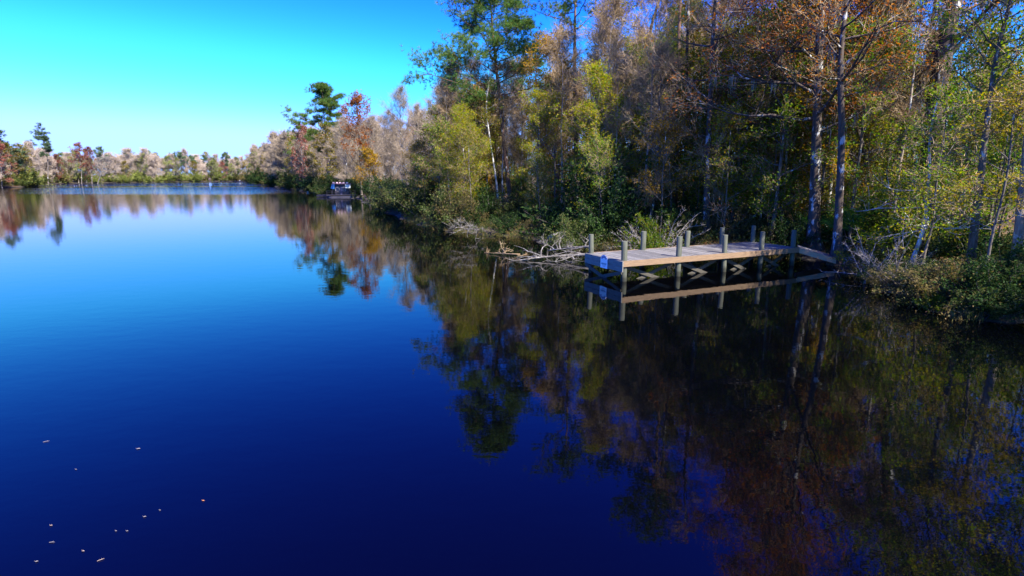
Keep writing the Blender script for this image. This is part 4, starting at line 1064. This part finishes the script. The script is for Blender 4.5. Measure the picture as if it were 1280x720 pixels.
# ------------------------------------------------------------------ litter drifting on the near water
M['drift_pale'] = paint_mat('drift_pale', (.17, .155, .15), .8); M['drift_orange'] = paint_mat('drift_orange', (.40, .16, .05), .8)
M['drift_tan'] = paint_mat('drift_tan', (.25, .19, .15), .8)
def drift(px, py, L, rz, kind, label, mt):
    p = ground(px, py, .004); mb = MB()
    if kind == 'floating_twig':
        mb.tube([[-L / 2, 0, .003], [-L * .1, L * .02, .005], [L * .2, -L * .01, .006], [L / 2, L * .03, .004]], [.003, .0035, .003, .0015], 6)
        mb.tube([[L * .1, 0, .008], [L * .25, L * .12, .012]], [.002, .001], 5)
    else:
        k = 10; a = np.arange(k) / k * 6.283
        v = [(L * .5 * math.cos(t) * (1 + .15 * math.cos(3 * t)), L * .27 * math.sin(t) * (1 + .2 * math.sin(2 * t)), .003 + .005 * abs(math.sin(t))) for t in a]
        v2 = [(x, y, z - .002) for x, y, z in v]
        mb.add(v + v2 + [(0, 0, .004), (0, 0, 0)], [[k * 2, i, (i + 1) % k] for i in range(k)] + [[k * 2 + 1, k + (i + 1) % k, k + i] for i in range(k)], [[i, k + i, k + (i + 1) % k, (i + 1) % k] for i in range(k)])
        mb.tube([[-L * .45, 0, .008], [-L * .75, .01, .012]], [.002, .0015], 5)
    o = mb.build(kind, mt); o.location = [float(c) for c in p]; o.rotation_euler = (0, 0, rz)
    tag(o, label, 'twig' if 'twig' in kind else 'leaf', 'bits of leaf litter drifting on the water')
drift(58, 552, 0.083, .5, 'floating_twig', 'long thin pale twig floating at the upper left of the drifting bits', M['drift_pale'])
drift(173, 561, 0.050, .3, 'floating_leaf', 'pale leaf floating right of the topmost twig', M['drift_pale'])
drift(95, 587, 0.021, .1, 'floating_leaf', 'tiny white leaf floating below the topmost twig', M['drift_pale'])
drift(254, 626, 0.029, 0, 'floating_leaf', 'orange leaf floating alone at the right of the drifting bits', M['drift_orange'])
drift(181, 646, 0.029, .5, 'floating_leaf', 'pale leaf floating left below the orange leaf', M['drift_pale'])
drift(64, 657, 0.025, .3, 'floating_leaf', 'pinkish leaf floating above the flat pale twig', M['drift_tan'])
drift(65, 678, 0.058, .1, 'floating_twig', 'flat pale twig floating near the lower left corner', M['drift_pale'])
drift(145, 664, 0.019, 0, 'floating_leaf', 'left of two tiny close leaves floating mid group', M['drift_pale'])
drift(159, 664, 0.019, .4, 'floating_leaf', 'right of two tiny close leaves floating mid group', M['drift_pale'])
drift(104, 689, 0.025, 0, 'floating_leaf', 'tan leaf floating left of the slanting tan twig', M['drift_tan'])
drift(126, 700, 0.066, .7, 'floating_twig', 'slanting tan twig floating lowest of the drifting bits', M['drift_tan'])
drift(46, 702, 0.025, .6, 'floating_leaf', 'pale leaf floating nearest the lower left corner', M['drift_pale'])
drift(200, 638, 0.017, .2, 'floating_leaf', 'tiny pale leaf floating just left of the orange leaf', M['drift_pale'])

# ------------------------------------------------------------------ sky, sun, camera
w = bpy.data.worlds.new('World'); SC.world = w; w.use_nodes = True
nt = w.node_tree; nt.nodes.clear()
out = nt.nodes.new('ShaderNodeOutputWorld'); bg = nt.nodes.new('ShaderNodeBackground')
sky = nt.nodes.new('ShaderNodeTexSky'); sky.sky_type = 'NISHITA'; sky.sun_disc = False
sky.sun_elevation = SUN_EL; sky.sun_rotation = SUN_AZ; sky.air_density = 1.0; sky.dust_density = .6; sky.ozone_density = 1.6
sp_ = N(nt, 'ShaderNodeSeparateColor'); cb = N(nt, 'ShaderNodeCombineColor'); nt.links.new(sky.outputs[0], sp_.inputs[0])
for ch, (k1, ex) in enumerate(((.0125, 3.0), (.072, 2.6), (3.1, .6))):     # the camera's saturated sky
    pw = N(nt, 'ShaderNodeMath', operation='POWER'); pw.inputs[1].default_value = ex
    mn = N(nt, 'ShaderNodeMath', operation='MINIMUM'); mn.inputs[1].default_value = 7.5; nt.links.new(sp_.outputs[ch], mn.inputs[0]); nt.links.new(mn.outputs[0], pw.inputs[0])
    ml = N(nt, 'ShaderNodeMath', operation='MULTIPLY'); ml.inputs[1].default_value = k1; nt.links.new(pw.outputs[0], ml.inputs[0])
    sm_ = N(nt, 'ShaderNodeMath', operation='SMOOTH_MIN'); sm_.inputs[1].default_value = (2.3, 3.8, 20)[ch]; sm_.inputs[2].default_value = 1.2
    nt.links.new(ml.outputs[0], sm_.inputs[0]); nt.links.new(sm_.outputs[0], cb.inputs[ch])
nt.links.new(cb.outputs[0], bg.inputs[0])
bg.inputs[1].default_value = .085
nt.links.new(bg.outputs[0], out.inputs[0])

S = Vector((math.sin(SUN_AZ) * math.cos(SUN_EL), math.cos(SUN_AZ) * math.cos(SUN_EL), math.sin(SUN_EL)))
sl = bpy.data.lights.new('sun', 'SUN'); sl.energy = 5.0; sl.angle = math.radians(.55); sl.color = (1.0, .90, .76)
so = bpy.data.objects.new('sun', sl); COL.objects.link(so); so.rotation_euler = S.to_track_quat('Z', 'Y').to_euler(); so.location = (40, 0, 60)

cam = bpy.data.cameras.new('camera'); cam.lens = 20.0; cam.sensor_width = 36.0; cam.clip_end = 9000; cam.clip_start = .1
co = bpy.data.objects.new('camera', cam); COL.objects.link(co)
co.location = (0, 0, HC); co.rotation_euler = (math.pi / 2 - PITCH, 0, 0)
SC.camera = co
vs = SC.view_settings; vs.view_transform = 'Standard'; vs.look = 'None'; vs.gamma = 1; vs.exposure = 1.65
try: vs.use_curve_mapping = False
except Exception: pass
cy = SC.cycles
cy.max_bounces = 9; cy.diffuse_bounces = 6; cy.glossy_bounces = 3; cy.transmission_bounces = 7; cy.transparent_max_bounces = 4
cy.use_denoising = True
cy.sample_clamp_indirect = 6
try: cy.denoiser = 'OPENIMAGEDENOISE'; cy.denoising_input_passes = 'RGB_ALBEDO_NORMAL'
except Exception: pass
